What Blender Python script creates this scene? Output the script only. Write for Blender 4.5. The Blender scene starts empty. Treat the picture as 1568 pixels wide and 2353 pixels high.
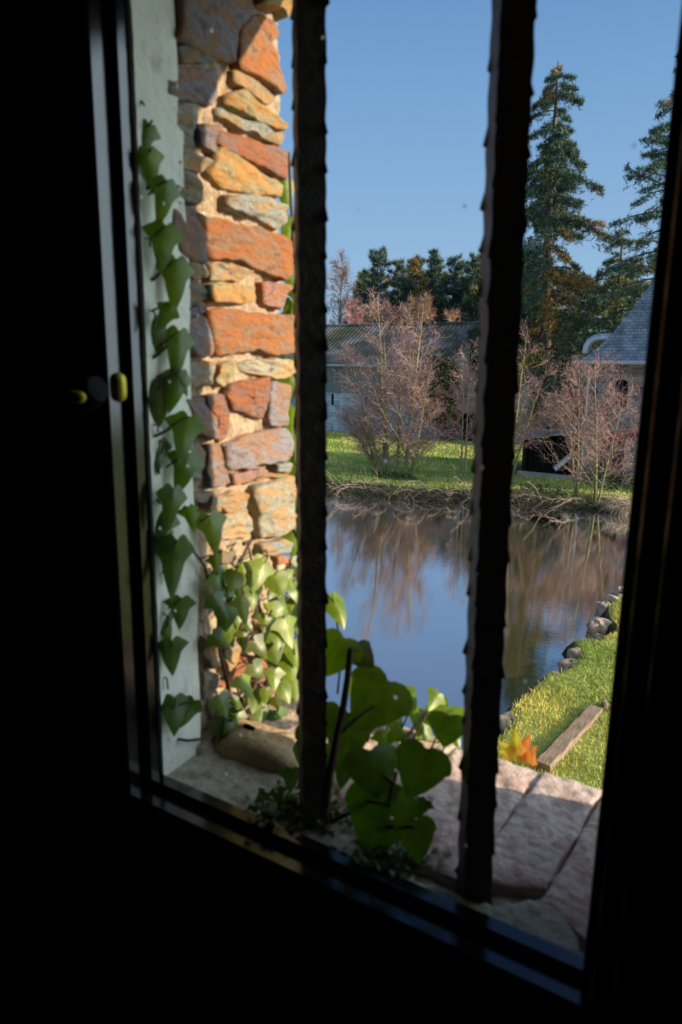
import bpy, math, random
import numpy as np
from mathutils import Matrix, Vector

random.seed(7)
rng = np.random.default_rng(7)
SC = bpy.context.scene

# ------------------------------------------------------------------ camera
W, H = 1568, 2353
FPX = 1596.0
PITCH, ROLL, YAW = math.radians(11.9), math.radians(0.83), math.radians(31.4)
_f = np.array([-math.sin(YAW) * math.cos(PITCH), math.cos(YAW) * math.cos(PITCH), -math.sin(PITCH)])
_r = np.array([math.cos(YAW), math.sin(YAW), 0.0])
_u = np.cross(_r, _f)
CR = math.cos(ROLL) * _r + math.sin(ROLL) * _u
CU = -math.sin(ROLL) * _r + math.cos(ROLL) * _u
cam_d = bpy.data.cameras.new('camera')
cam_d.sensor_fit = 'VERTICAL'
cam_d.sensor_height = 36.0
cam_d.lens = 36.0 * FPX / H
cam_d.clip_start = 0.01
cam_d.clip_end = 600
cam_d.dof.use_dof = True
cam_d.dof.focus_distance = 26.0
cam_d.dof.aperture_fstop = 7.0
cam = bpy.data.objects.new('camera', cam_d)
SC.collection.objects.link(cam)
M = Matrix(((CR[0], CU[0], -_f[0], 0), (CR[1], CU[1], -_f[1], 0), (CR[2], CU[2], -_f[2], 0), (0, 0, 0, 1)))
cam.matrix_world = M
SC.camera = cam

# ------------------------------------------------------------------ sky, sun, exposure
SUN_AZ = math.radians(15.1)      # from +X towards +Y
SUN_EL = math.radians(17.0)
SUND = np.array([math.cos(SUN_EL) * math.cos(SUN_AZ), math.cos(SUN_EL) * math.sin(SUN_AZ), math.sin(SUN_EL)])
SC.view_settings.view_transform = 'Standard'
SC.view_settings.look = 'None'
SC.view_settings.exposure = 0.0
SC.view_settings.gamma = 1.0
SC.view_settings.use_curve_mapping = False
SC.cycles.max_bounces = 10
SC.cycles.transparent_max_bounces = 12
SC.cycles.sample_clamp_indirect = 6.0

world = bpy.data.worlds.new('sky')
SC.world = world
world.use_nodes = True
wn, wl = world.node_tree.nodes, world.node_tree.links
wn.clear()
w_out = wn.new('ShaderNodeOutputWorld')
w_bg = wn.new('ShaderNodeBackground')
w_tc = wn.new('ShaderNodeTexCoord')
w_sep = wn.new('ShaderNodeSeparateXYZ')
w_rmp = wn.new('ShaderNodeValToRGB')
wl.new(w_tc.outputs['Generated'], w_sep.inputs[0])
wl.new(w_sep.outputs['Z'], w_rmp.inputs[0])
els = w_rmp.color_ramp.elements
els[0].position = 0.0; els[0].color = (0.43, 0.60, 0.78, 1)
els[1].position = 0.8; els[1].color = (0.025, 0.07, 0.20, 1)
e = els.new(0.14); e.color = (0.31, 0.51, 0.76, 1)
e = els.new(0.34); e.color = (0.195, 0.385, 0.68, 1)
e = els.new(0.56); e.color = (0.10, 0.23, 0.52, 1)
# bright aureole of sky around the sun (far outside the picture, to the right)
w_dot = wn.new('ShaderNodeVectorMath'); w_dot.operation = 'DOT_PRODUCT'
w_nrm = wn.new('ShaderNodeVectorMath'); w_nrm.operation = 'NORMALIZE'
wl.new(w_tc.outputs['Generated'], w_nrm.inputs[0])
wl.new(w_nrm.outputs[0], w_dot.inputs[0])
w_dot.inputs[1].default_value = tuple(SUND)
w_mr = wn.new('ShaderNodeMapRange')
w_mr.inputs['From Min'].default_value = 0.22
w_mr.inputs['From Max'].default_value = 1.0
wl.new(w_dot.outputs['Value'], w_mr.inputs['Value'])
w_pw = wn.new('ShaderNodeMath'); w_pw.operation = 'POWER'; w_pw.inputs[1].default_value = 2.0
wl.new(w_mr.outputs[0], w_pw.inputs[0])
w_mul = wn.new('ShaderNodeMixRGB'); w_mul.blend_type = 'ADD'
w_glow = wn.new('ShaderNodeMixRGB'); w_glow.blend_type = 'MULTIPLY'; w_glow.inputs[0].default_value = 1
w_glow.inputs[2].default_value = (3.0, 3.5, 3.7, 1)
wl.new(w_pw.outputs[0], w_glow.inputs[1])
w_mul.inputs[0].default_value = 1
wl.new(w_rmp.outputs[0], w_mul.inputs[1])
wl.new(w_glow.outputs[0], w_mul.inputs[2])
wl.new(w_mul.outputs[0], w_bg.inputs[0])
w_bg.inputs[1].default_value = 1.0
wl.new(w_bg.outputs[0], w_out.inputs[0])

sun_d = bpy.data.lights.new('sun', 'SUN')
sun_d.energy = 9.3
sun_d.color = (1.0, 0.79, 0.53)
sun_d.angle = math.radians(0.55)
sun = bpy.data.objects.new('sun', sun_d)
SC.collection.objects.link(sun)
sun.rotation_euler = Vector(-SUND).to_track_quat('-Z', 'Y').to_euler()
sun.location = (20, 5, 12)


# ------------------------------------------------------------------ measuring helpers (camera stands at the origin)
def ray(px, py):
    d = _f * FPX + CR * (px - W / 2) + CU * (H / 2 - py)
    return d / np.linalg.norm(d)
def atX(px, py, X): d = ray(px, py); return d * (X / d[0])
def atY(px, py, Y): d = ray(px, py); return d * (Y / d[1])
def atZ(px, py, Z): d = ray(px, py); return d * (Z / d[2])
U = 0.5                       # the window is measured in half metres

# ------------------------------------------------------------------ mesh helpers
def link(o, parent=None):
    SC.collection.objects.link(o)
    if parent: o.parent = parent
    return o
def tag(o, label=None, cat=None, group=None, kind=None):
    if label: o['label'] = label
    if cat: o['category'] = cat
    if group: o['group'] = group
    if kind: o['kind'] = kind
    return o
def empty(name, loc=(0, 0, 0)):
    o = bpy.data.objects.new(name, None)
    o.empty_display_size = 0.1
    o.location = loc
    SC.collection.objects.link(o)
    return o
def child_of(o, p):
    o.parent = p
    bpy.context.view_layer.update()
    o.matrix_parent_inverse = p.matrix_world.inverted()
class MB:
    """collects geometry, builds one mesh"""
    def __init__(s): s.v = []; s.f = []; s.n = 0; s.c = []
    def add(s, v, f, col=None):
        v = np.asarray(v, float).reshape(-1, 3)
        s.v.append(v)
        f = np.asarray(f, int)
        s.f.append(f + s.n)
        if col is None: col = (1, 1, 1)
        c = np.asarray(col, float)
        if c.ndim == 1: c = np.tile(c, (len(v), 1))
        s.c.append(c)
        s.n += len(v)
    def box(s, a, b, col=None):
        (x0, y0, z0), (x1, y1, z1) = a, b
        x0, x1 = min(x0, x1), max(x0, x1); y0, y1 = min(y0, y1), max(y0, y1); z0, z1 = min(z0, z1), max(z0, z1)
        v = [(x0,y0,z0),(x1,y0,z0),(x1,y1,z0),(x0,y1,z0),(x0,y0,z1),(x1,y0,z1),(x1,y1,z1),(x0,y1,z1)]
        s.add(v, [(0,3,2,1),(4,5,6,7),(0,1,5,4),(1,2,6,5),(2,3,7,6),(3,0,4,7)], col)
    def segs(s, P0, P1, R0, R1, n=3, col=None):
        P0 = np.asarray(P0, float).reshape(-1, 3); P1 = np.asarray(P1, float).reshape(-1, 3)
        R0 = np.broadcast_to(np.asarray(R0, float), (len(P0),)); R1 = np.broadcast_to(np.asarray(R1, float), (len(P0),))
        d = P1 - P0; L = np.linalg.norm(d, axis=1, keepdims=True); L[L == 0] = 1; d = d / L
        ref = np.where(np.abs(d[:, 2:3]) > 0.9, np.array([[1., 0, 0]]), np.array([[0, 0, 1.]]))
        a = np.cross(d, ref); a /= np.linalg.norm(a, axis=1, keepdims=True)
        b = np.cross(d, a)
        N = len(P0)
        ang = np.arange(n) * 2 * math.pi / n
        ring = a[:, None, :] * np.cos(ang)[None, :, None] + b[:, None, :] * np.sin(ang)[None, :, None]
        v0 = P0[:, None, :] + ring * R0[:, None, None]
        v1 = P1[:, None, :] + ring * R1[:, None, None]
        v = np.concatenate([v0, v1], axis=1).reshape(-1, 3)
        base = (np.arange(N) * 2 * n)[:, None, None]
        k = np.arange(n); k2 = (k + 1) % n
        f = np.stack([k, k2, k2 + n, k + n], axis=1)[None] + base
        c = None
        if col is not None:
            c = np.asarray(col, float)
            if c.ndim == 2: c = np.repeat(c, 2 * n, axis=0)
        s.add(v, f.reshape(-1, 4), c)
    def tube(s, pts, rad, n=8, col=None, caps=True):
        pts = np.asarray(pts, float); m = len(pts)
        rad = np.broadcast_to(np.asarray(rad, float), (m,))
        t = np.gradient(pts, axis=0); t /= np.linalg.norm(t, axis=1, keepdims=True) + 1e-12
        ref = np.array([0, 0, 1.]) if abs(t[0, 2]) < 0.9 else np.array([1., 0, 0])
        a = np.cross(t[0], ref); a /= np.linalg.norm(a)
        vs = []
        ang = np.arange(n) * 2 * math.pi / n
        for i in range(m):
            a = a - t[i] * (a @ t[i]); a /= np.linalg.norm(a)
            b = np.cross(t[i], a)
            vs.append(pts[i] + rad[i] * (np.cos(ang)[:, None] * a + np.sin(ang)[:, None] * b))
        v = np.concatenate(vs)
        f = []
        for i in range(m - 1):
            for k in range(n):
                k2 = (k + 1) % n
                f.append((i*n+k, i*n+k2, (i+1)*n+k2, (i+1)*n+k))
        base = s.n
        s.add(v, f, col)
        if caps:
            for i, fl in ((0, True), (m - 1, False)):
                c = np.concatenate([vs[i], pts[i:i+1]])
                ff = [(k, (k+1) % n, n, n) for k in range(n)]
                s.add(c, np.array([(x[1], x[0], x[2]) if fl else (x[0], x[1], x[2]) for x in ff]), col)
    def prism(s, poly, y0, y1, col=None, axis=1):
        """polygon in the plane across `axis`, pushed from y0 to y1"""
        n = len(poly)
        def P(p, t):
            if axis == 1: return (p[0], t, p[1])
            if axis == 0: return (t, p[0], p[1])
            return (p[0], p[1], t)
        v = [P(p, y0) for p in poly] + [P(p, y1) for p in poly]
        cen = np.mean(np.array(poly), axis=0)
        v += [P(cen, y0), P(cen, y1)]
        q = [(k, (k+1) % n, (k+1) % n + n, k + n) for k in range(n)]
        t = [(k, (k+1) % n, 2*n) for k in range(n)] + [(k+n, (k+1) % n + n, 2*n+1) for k in range(n)]
        s.add(v, q, col)
        s.f.append(np.array(t) + s.n - len(v))
    def build(s, name, mat, parent=None, smooth=False, fixn=False):
        me = bpy.data.meshes.new(name)
        v = np.concatenate(s.v)
        me.vertices.add(len(v)); me.vertices.foreach_set('co', v.astype(np.float32).ravel())
        loops = np.concatenate([f.ravel() for f in s.f])
        sizes = np.concatenate([np.full(len(f), f.shape[1]) for f in s.f])
        starts = np.concatenate([[0], np.cumsum(sizes)[:-1]])
        me.loops.add(len(loops)); me.loops.foreach_set('vertex_index', loops.astype(np.int32))
        me.polygons.add(len(sizes))
        me.polygons.foreach_set('loop_start', starts.astype(np.int32))
        try: me.polygons.foreach_set('loop_total', sizes.astype(np.int32))
        except Exception: pass
        me.polygons.foreach_set('use_smooth', np.full(len(sizes), bool(smooth)))
        me.update(calc_edges=True)
        me.validate()
        c = np.concatenate(s.c)
        if len(me.vertices) == len(c):
            at = me.color_attributes.new('Col', 'FLOAT_COLOR', 'POINT')
            at.data.foreach_set('color', np.concatenate([c, np.ones((len(c), 1))], axis=1).astype(np.float32).ravel())
        if fixn:
            import bmesh
            bm = bmesh.new(); bm.from_mesh(me)
            bmesh.ops.recalc_face_normals(bm, faces=bm.faces); bm.to_mesh(me); bm.free()
        for m in (mat if isinstance(mat, (list, tuple)) else [mat]): me.materials.append(m)
        return link(bpy.data.objects.new(name, me), parent)

def vnoise(p, seed=0, freq=1.0):
    """cheap smooth 3-D noise in -1..1"""
    p = np.asarray(p, float) * freq
    r = np.random.default_rng(seed)
    o = np.zeros(p.shape[:-1])
    for k in range(6):
        d = r.normal(size=3); d *= (1 + k * .55) / np.linalg.norm(d)
        o += np.sin(p @ d + r.uniform(0, 6.28)) / (1 + k * .4)
    return o / 2.6

# ------------------------------------------------------------------ materials
def nodes(name):
    m = bpy.data.materials.new(name); m.use_nodes = True
    t = m.node_tree; t.nodes.clear()
    out = t.nodes.new('ShaderNodeOutputMaterial')
    return m, t, out
def noise_node(t, scale, detail=5, rough=.6, coord='Object', dist=0, stretch=None):
    tc = t.nodes.new('ShaderNodeTexCoord')
    n = t.nodes.new('ShaderNodeTexNoise')
    n.inputs['Scale'].default_value = scale; n.inputs['Detail'].default_value = detail
    n.inputs['Roughness'].default_value = rough; n.inputs['Distortion'].default_value = dist
    src = tc.outputs[coord]
    if stretch:
        mp = t.nodes.new('ShaderNodeMapping'); mp.inputs['Scale'].default_value = stretch
        t.links.new(src, mp.inputs[0]); src = mp.outputs[0]
    t.links.new(src, n.inputs['Vector'])
    return n
def ramp(t, src, stops):
    r = t.nodes.new('ShaderNodeValToRGB'); e = r.color_ramp.elements
    e[0].position = stops[0][0]; e[0].color = (*stops[0][1], 1)
    e[1].position = stops[-1][0]; e[1].color = (*stops[-1][1], 1)
    for p, c in stops[1:-1]:
        q = e.new(p); q.color = (*c, 1)
    t.links.new(src, r.inputs[0])
    return r
def noisy(name, stops, scale=10, rough=.85, bump=.3, bscale=None, attr=False, stretch=None, metal=0, dist=0, spec=.3, detail=6, bdist=.02, coat=0):
    m, t, out = nodes(name)
    b = t.nodes.new('ShaderNodeBsdfPrincipled')
    n = noise_node(t, scale, detail=detail, stretch=stretch, dist=dist)
    r = ramp(t, n.outputs[0], stops)
    col = r.outputs[0]
    if attr:
        a = t.nodes.new('ShaderNodeAttribute'); a.attribute_name = 'Col'
        mx = t.nodes.new('ShaderNodeMixRGB'); mx.blend_type = 'MULTIPLY'; mx.inputs[0].default_value = 1
        t.links.new(a.outputs['Color'], mx.inputs[1]); t.links.new(col, mx.inputs[2]); col = mx.outputs[0]
    t.links.new(col, b.inputs['Base Color'])
    b.inputs['Roughness'].default_value = rough; b.inputs['Metallic'].default_value = metal
    b.inputs['Specular IOR Level'].default_value = spec
    b.inputs['Coat Weight'].default_value = coat
    if bump:
        n2 = noise_node(t, bscale or scale * 2.5, detail=8, rough=.65, stretch=stretch)
        bp = t.nodes.new('ShaderNodeBump'); bp.inputs['Strength'].default_value = bump; bp.inputs['Distance'].default_value = bdist
        t.links.new(n2.outputs[0], bp.inputs['Height']); t.links.new(bp.outputs[0], b.inputs['Normal'])
    t.links.new(b.outputs[0], out.inputs[0])
    return m

G = lambda v: (v, v, v)
m_stone = noisy('rubble_stone', [(.22, (.35, .33, .36)), (.36, (.75, .72, .75)), (.44, (.95, 1.2, 1.35)), (.50, (1.0, .86, .72)), (.60, (1.25, .95, .62)), (.70, (.85, .75, .8)), (.82, (.50, .42, .42))],
                scale=30, rough=.95, bump=1.0, bscale=95, attr=True, stretch=(1, .8, 1.7), dist=.7, bdist=.012, detail=12, spec=.1)
m_mortar = noisy('lime_mortar', [(.25, (.14, .10, .065)), (.38, (.40, .29, .20)), (.5, (.58, .44, .31)), (.8, (.66, .53, .39))], scale=60, bump=1.0, bscale=75, bdist=.014, detail=12)
m_plaster = noisy('lime_plaster', [(.2, (.44, .43, .37)), (.4, (.74, .74, .66)), (.8, (.82, .82, .74))], scale=30, bump=.6, bscale=90, bdist=.003, detail=10)
m_sill = noisy('sill_stone', [(.22, (.16, .11, .10)), (.36, (.36, .26, .24)), (.46, (.50, .38, .34)), (.56, (.60, .52, .48)), (.66, (.44, .31, .29)), (.85, (.62, .56, .50))], scale=30, bump=1.0, bscale=70, dist=.5, bdist=.010, attr=True, detail=12)
m_facade = noisy('facade_masonry', [(.3, (.25, .2, .17)), (.6, (.42, .34, .27)), (.8, (.32, .25, .22))], scale=4, bump=.6)
m_iron = noisy('wrought_iron', [(.3, (.030, .021, .020)), (.7, (.085, .055, .042))], scale=60, rough=.42, bump=1.0, bscale=90, spec=.35, bdist=.004)
m_rust = noisy('rusty_iron_edge', [(.3, (.14, .06, .035)), (.7, (.30, .16, .10))], scale=60, rough=.7, bump=.8, bscale=120, bdist=.002)
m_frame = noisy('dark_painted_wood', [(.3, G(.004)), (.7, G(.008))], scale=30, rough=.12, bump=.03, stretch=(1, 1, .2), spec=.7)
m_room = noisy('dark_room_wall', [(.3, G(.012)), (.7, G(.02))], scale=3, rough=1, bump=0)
m_brass = noisy('brass', [(.3, (.55, .42, .03)), (.7, (.80, .66, .10))], scale=50, rough=.45, bump=0, metal=.5)
m_bark = noisy('twig_bark', [(.3, G(.75)), (.7, G(1.2))], scale=6, bump=0, attr=True, rough=.8)
m_needle = noisy('needle_foliage', [(.3, G(.8)), (.7, G(1.2))], scale=.8, bump=0, attr=True, rough=.6, spec=.2)
m_trunk = noisy('conifer_bark', [(.3, (.06, .045, .04)), (.7, (.16, .12, .10))], scale=5, bump=.5, stretch=(1, 1, .2))
m_metal = noisy('galvanised_metal', [(.3, (.42, .46, .50)), (.7, (.60, .65, .70))], scale=3, rough=.4, bump=0, metal=.6)
m_wood = noisy('weathered_timber', [(.3, (.14, .10, .07)), (.7, (.32, .24, .17))], scale=9, stretch=(3, .5, 3), bump=.6)
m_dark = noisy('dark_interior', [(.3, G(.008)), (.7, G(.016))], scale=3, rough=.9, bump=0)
m_red = noisy('red_paint', [(.3, (.22, .012, .03)), (.7, (.30, .025, .045))], scale=6, rough=.5, bump=0)
m_white = noisy('white_board', [(.3, (.6, .62, .64)), (.7, (.75, .77, .78))], scale=4, rough=.6, bump=0)
m_shore = noisy('shore_rock', [(.3, (.20, .17, .14)), (.55, (.40, .34, .27)), (.8, (.52, .46, .38))], scale=7, bump=.9, bscale=16, attr=True)
m_grass = noisy('grass_blade', [(.3, G(.8)), (.7, G(1.2))], scale=2, bump=0, attr=True, rough=.6, spec=.2)

def leaf_material(name, c0, c1, trans=.45, gloss=.045, rough=.42):
    m, t, out = nodes(name)
    n = noise_node(t, 55, detail=3)
    r = ramp(t, n.outputs[0], [(.35, c0), (.7, c1)])
    a = t.nodes.new('ShaderNodeAttribute'); a.attribute_name = 'Col'
    mx = t.nodes.new('ShaderNodeMixRGB'); mx.blend_type = 'MULTIPLY'; mx.inputs[0].default_value = 1
    t.links.new(a.outputs['Color'], mx.inputs[1]); t.links.new(r.outputs[0], mx.inputs[2])
    d = t.nodes.new('ShaderNodeBsdfDiffuse'); tr = t.nodes.new('ShaderNodeBsdfTranslucent'); g = t.nodes.new('ShaderNodeBsdfGlossy')
    g.inputs['Roughness'].default_value = rough
    t.links.new(mx.outputs[0], d.inputs[0])
    br = t.nodes.new('ShaderNodeMixRGB'); br.blend_type = 'MULTIPLY'; br.inputs[0].default_value = 1; br.inputs[2].default_value = (1.5, 1.5, .6, 1)
    t.links.new(mx.outputs[0], br.inputs[1]); t.links.new(br.outputs[0], tr.inputs[0])
    m1 = t.nodes.new('ShaderNodeMixShader'); m1.inputs[0].default_value = trans
    t.links.new(d.outputs[0], m1.inputs[1]); t.links.new(tr.outputs[0], m1.inputs[2])
    m2 = t.nodes.new('ShaderNodeMixShader'); m2.inputs[0].default_value = gloss
    t.links.new(m1.outputs[0], m2.inputs[1]); t.links.new(g.outputs[0], m2.inputs[2])
    t.links.new(m2.outputs[0], out.inputs[0])
    return m
m_ivy = leaf_material('ivy_leaf', (.085, .135, .010), (.155, .215, .020))
m_redleaf = leaf_material('red_shoot_leaf', (.55, .16, .04), (.65, .38, .05))
m_ivystem = noisy('ivy_stem', [(.3, (.05, .03, .02)), (.7, (.14, .09, .06))], scale=60, bump=.6)

def slate_mat(name, cols, bw, bh, mortar, rot=None, rough=.55, bump=.5):
    m, t, out = nodes(name)
    tc = t.nodes.new('ShaderNodeTexCoord')
    mp = t.nodes.new('ShaderNodeMapping')
    if rot: mp.inputs['Rotation'].default_value = rot
    t.links.new(tc.outputs['Object'], mp.inputs[0])
    br = t.nodes.new('ShaderNodeTexBrick')
    br.inputs['Scale'].default_value = 1
    br.inputs['Brick Width'].default_value = bw; br.inputs['Row Height'].default_value = bh
    br.inputs['Mortar Size'].default_value = mortar
    br.inputs['Color1'].default_value = (*cols[0], 1); br.inputs['Color2'].default_value = (*cols[1], 1); br.inputs['Mortar'].default_value = (*cols[2], 1)
    t.links.new(mp.outputs[0], br.inputs['Vector'])
    n = noise_node(t, 2.5, detail=8)
    r = ramp(t, n.outputs[0], [(.3, G(.55)), (.7, G(1.45))])
    mx = t.nodes.new('ShaderNodeMixRGB'); mx.blend_type = 'MULTIPLY'; mx.inputs[0].default_value = 1
    t.links.new(br.outputs[0], mx.inputs[1]); t.links.new(r.outputs[0], mx.inputs[2])
    b = t.nodes.new('ShaderNodeBsdfPrincipled'); b.inputs['Roughness'].default_value = rough
    t.links.new(mx.outputs[0], b.inputs['Base Color'])
    bp = t.nodes.new('ShaderNodeBump'); bp.inputs['Strength'].default_value = bump; bp.inputs['Distance'].default_value = .03; bp.invert = True
    t.links.new(br.outputs['Fac'], bp.inputs['Height']); t.links.new(bp.outputs[0], b.inputs['Normal'])
    t.links.new(b.outputs[0], out.inputs[0])
    return m
XZ = (math.radians(90), 0, 0)
m_slate = slate_mat('roof_slate', ((.115, .15, .185), (.20, .25, .29), (.05, .06, .08)), .21, .115, .009, rot=XZ, rough=.45)
m_towerstone = slate_mat('tower_masonry', ((.10, .085, .085), (.34, .29, .28), (.20, .18, .17)), .34, .085, .012, rot=XZ, rough=.9)
m_block = slate_mat('concrete_block', ((.34, .40, .47), (.42, .49, .56), (.62, .68, .74)), .55, .24, .014, rot=XZ, rough=.9)
m_oldslate = slate_mat('mossy_slate', ((.20, .21, .20), (.30, .30, .27), (.12, .12, .11)), .25, .15, .02, rot=XZ, rough=.9)
m_rubble = slate_mat('rubble_wall', ((.24, .20, .19), (.36, .31, .29), (.26, .23, .21)), .42, .14, .02, rot=XZ, rough=.95)
m_board = noisy('grey_boards', [(.3, (.13, .14, .14)), (.7, (.26, .28, .28))], scale=5, stretch=(6, 1, .15), bump=.4, bdist=.02)
m_corr = noisy('corrugated_sheet', [(.32, (.05, .06, .025)), (.46, (.085, .085, .07)), (.60, (.20, .18, .17)), (.8, (.32, .29, .28))], scale=.45, bump=.3, bscale=6, dist=.5, detail=9)
m_zinc = noisy('zinc_cladding', [(.3, (.30, .33, .35)), (.7, (.62, .66, .68))], scale=1.5, rough=.45, bump=0, metal=.3, stretch=(1, 3, .2))

# ground: grass, mud on the bank slope
m_ground = noisy('lawn', [(.3, G(.75)), (.7, G(1.25))], scale=5, bump=.8, bscale=18, attr=True, bdist=.06, detail=10)

# water
def make_water():
    m, t, out = nodes('moat_water')
    d = t.nodes.new('ShaderNodeBsdfDiffuse'); d.inputs[0].default_value = (.105, .075, .018, 1)
    g = t.nodes.new('ShaderNodeBsdfGlossy'); g.inputs['Roughness'].default_value = .0; g.inputs[0].default_value = (.92, .95, 1, 1)
    fr = t.nodes.new('ShaderNodeFresnel'); fr.inputs['IOR'].default_value = 1.33
    ma = t.nodes.new('ShaderNodeMath'); ma.operation = 'MULTIPLY_ADD'; ma.inputs[1].default_value = 1.7; ma.inputs[2].default_value = .50
    ma.use_clamp = True
    n = noise_node(t, 5, detail=3, rough=.5, stretch=(.7, 1.8, 1))
    n2 = noise_node(t, 30, detail=2, rough=.5, stretch=(.6, 1.6, 1))
    ad = t.nodes.new('ShaderNodeMath'); ad.operation = 'MULTIPLY_ADD'; ad.inputs[1].default_value = .45
    t.links.new(n2.outputs[0], ad.inputs[0]); t.links.new(n.outputs[0], ad.inputs[2])
    bp = t.nodes.new('ShaderNodeBump'); bp.inputs['Strength'].default_value = .2; bp.inputs['Distance'].default_value = .0036
    t.links.new(ad.outputs[0], bp.inputs['Height'])
    t.links.new(bp.outputs[0], g.inputs['Normal']); t.links.new(bp.outputs[0], fr.inputs['Normal'])
    t.links.new(fr.outputs[0], ma.inputs[0])
    mx = t.nodes.new('ShaderNodeMixShader')
    t.links.new(ma.outputs[0], mx.inputs[0]); t.links.new(d.outputs[0], mx.inputs[1]); t.links.new(g.outputs[0], mx.inputs[2])
    t.links.new(mx.outputs[0], out.inputs[0])
    return m
m_water = make_water()

def make_glass():
    m, t, out = nodes('window_glass')
    tr = t.nodes.new('ShaderNodeBsdfTransparent'); tr.inputs[0].default_value = (.97, .985, .98, 1)
    g = t.nodes.new('ShaderNodeBsdfGlossy'); g.inputs['Roughness'].default_value = .0
    lw = t.nodes.new('ShaderNodeLayerWeight'); lw.inputs['Blend'].default_value = .5
    pw = t.nodes.new('ShaderNodeMath'); pw.operation = 'POWER'; pw.inputs[1].default_value = 4
    t.links.new(lw.outputs['Facing'], pw.inputs[0])
    fr = t.nodes.new('ShaderNodeMath'); fr.operation = 'MULTIPLY_ADD'; fr.inputs[1].default_value = .55; fr.inputs[2].default_value = .04
    t.links.new(pw.outputs[0], fr.inputs[0])
    mx = t.nodes.new('ShaderNodeMixShader')
    t.links.new(fr.outputs[0], mx.inputs[0]); t.links.new(tr.outputs[0], mx.inputs[1]); t.links.new(g.outputs[0], mx.inputs[2])
    # dust specks stuck on the pane
    tc = t.nodes.new('ShaderNodeTexCoord')
    v = t.nodes.new('ShaderNodeTexVoronoi'); v.inputs['Scale'].default_value = 42
    t.links.new(tc.outputs['Object'], v.inputs['Vector'])
    dist = t.nodes.new('ShaderNodeMath'); dist.operation = 'LESS_THAN'; dist.inputs[1].default_value = .085
    t.links.new(v.outputs['Distance'], dist.inputs[0])
    sp = t.nodes.new('ShaderNodeSeparateColor'); t.links.new(v.outputs['Color'], sp.inputs[0])
    pick = t.nodes.new('ShaderNodeMath'); pick.operation = 'GREATER_THAN'; pick.inputs[1].default_value = .55
    t.links.new(sp.outputs[0], pick.inputs[0])
    mu = t.nodes.new('ShaderNodeMath'); mu.operation = 'MULTIPLY'
    t.links.new(dist.outputs[0], mu.inputs[0]); t.links.new(pick.outputs[0], mu.inputs[1])
    mu2 = t.nodes.new('ShaderNodeMath'); mu2.operation = 'MULTIPLY'; mu2.inputs[1].default_value = .55
    t.links.new(mu.outputs[0], mu2.inputs[0])
    tl = t.nodes.new('ShaderNodeBsdfTranslucent'); tl.inputs[0].default_value = (.75, .75, .75, 1)
    m2 = t.nodes.new('ShaderNodeMixShader')
    t.links.new(mu2.outputs[0], m2.inputs[0]); t.links.new(mx.outputs[0], m2.inputs[1]); t.links.new(tl.outputs[0], m2.inputs[2])
    t.links.new(m2.outputs[0], out.inputs[0])
    return m
m_glass = make_glass()

# ================================================================== THE CHATEAU WALL AND THE WINDOW
XL, XR = -1.18 * U, 0.06 * U                # reveals
YG, YF, YO = 1.092 * U, 1.0 * U, 1.635 * U   # glass, frame back, outer face
ZS, ZT = -1.0 * U, 0.97 * U                 # sill, lintel
LAWN, WATER = -4.2, -4.4

b = MB()
# mid-wall core (its faces are covered by the reveal stones)
YB = 1.101 * U
b.box((-9, YB, -4.8), (XL - .012, YO - .012, 6.0))
b.box((XR, YB, -4.8), (12, YO, 6.0))
b.box((XL - .012, YB, -4.8), (XR, YO - .02, ZS - .03))
b.box((XL - .012, YB, ZT), (XR, YO, 6.0))
tag(b.build('wall_front', m_facade), kind='structure')

# dark room behind the camera
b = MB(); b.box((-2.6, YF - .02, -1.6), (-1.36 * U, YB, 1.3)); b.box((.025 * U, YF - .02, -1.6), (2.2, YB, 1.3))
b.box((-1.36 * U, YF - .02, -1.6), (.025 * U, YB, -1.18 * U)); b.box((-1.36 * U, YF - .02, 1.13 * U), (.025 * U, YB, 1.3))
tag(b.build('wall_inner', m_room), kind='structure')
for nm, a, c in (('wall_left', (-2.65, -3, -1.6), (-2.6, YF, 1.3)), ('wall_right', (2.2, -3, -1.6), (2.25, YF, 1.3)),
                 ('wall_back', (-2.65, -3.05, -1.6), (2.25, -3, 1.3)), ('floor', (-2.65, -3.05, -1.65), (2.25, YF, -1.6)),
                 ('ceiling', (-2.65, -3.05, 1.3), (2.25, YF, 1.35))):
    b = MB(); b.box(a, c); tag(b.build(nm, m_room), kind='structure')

# window: mitred moulded frame, pane, latch
win = empty('window_1', (XL, YG, ZS)); tag(win, kind='structure')
prof = [(.0, 1.100), (0, 1.070), (.003, 1.067), (.019, 1.066), (.022, 1.060), (.022, 1.022), (.026, 1.017),
        (.054, 1.016), (.057, 1.012), (.057, 1.004), (.060, 1.000), (.17, 1.000), (.19, 1.012), (.19, 1.100)]
GX0, GX1, GZ0, GZ1 = -1.186, -.158, -1.0, .95
b = MB()
rings = []
for d, y in prof:
    rings.append([((GX0 - d) * U, y * U, (GZ0 - d) * U), ((GX1 + d) * U, y * U, (GZ0 - d) * U), ((GX1 + d) * U, y * U, (GZ1 + d) * U), ((GX0 - d) * U, y * U, (GZ1 + d) * U)])
n = len(rings)
fs = [(4*i+k, 4*i+(k+1) % 4, 4*((i+1) % n)+(k+1) % 4, 4*((i+1) % n)+k) for i in range(n) for k in range(4)]
b.add(np.array(rings).reshape(-1, 3), fs)
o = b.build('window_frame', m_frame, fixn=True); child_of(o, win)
b = MB(); b.box(((GX0 - .003) * U, YG - .0008, (GZ0 - .003) * U), ((GX1 + .003) * U, YG + .0008, (GZ1 + .003) * U))
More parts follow.
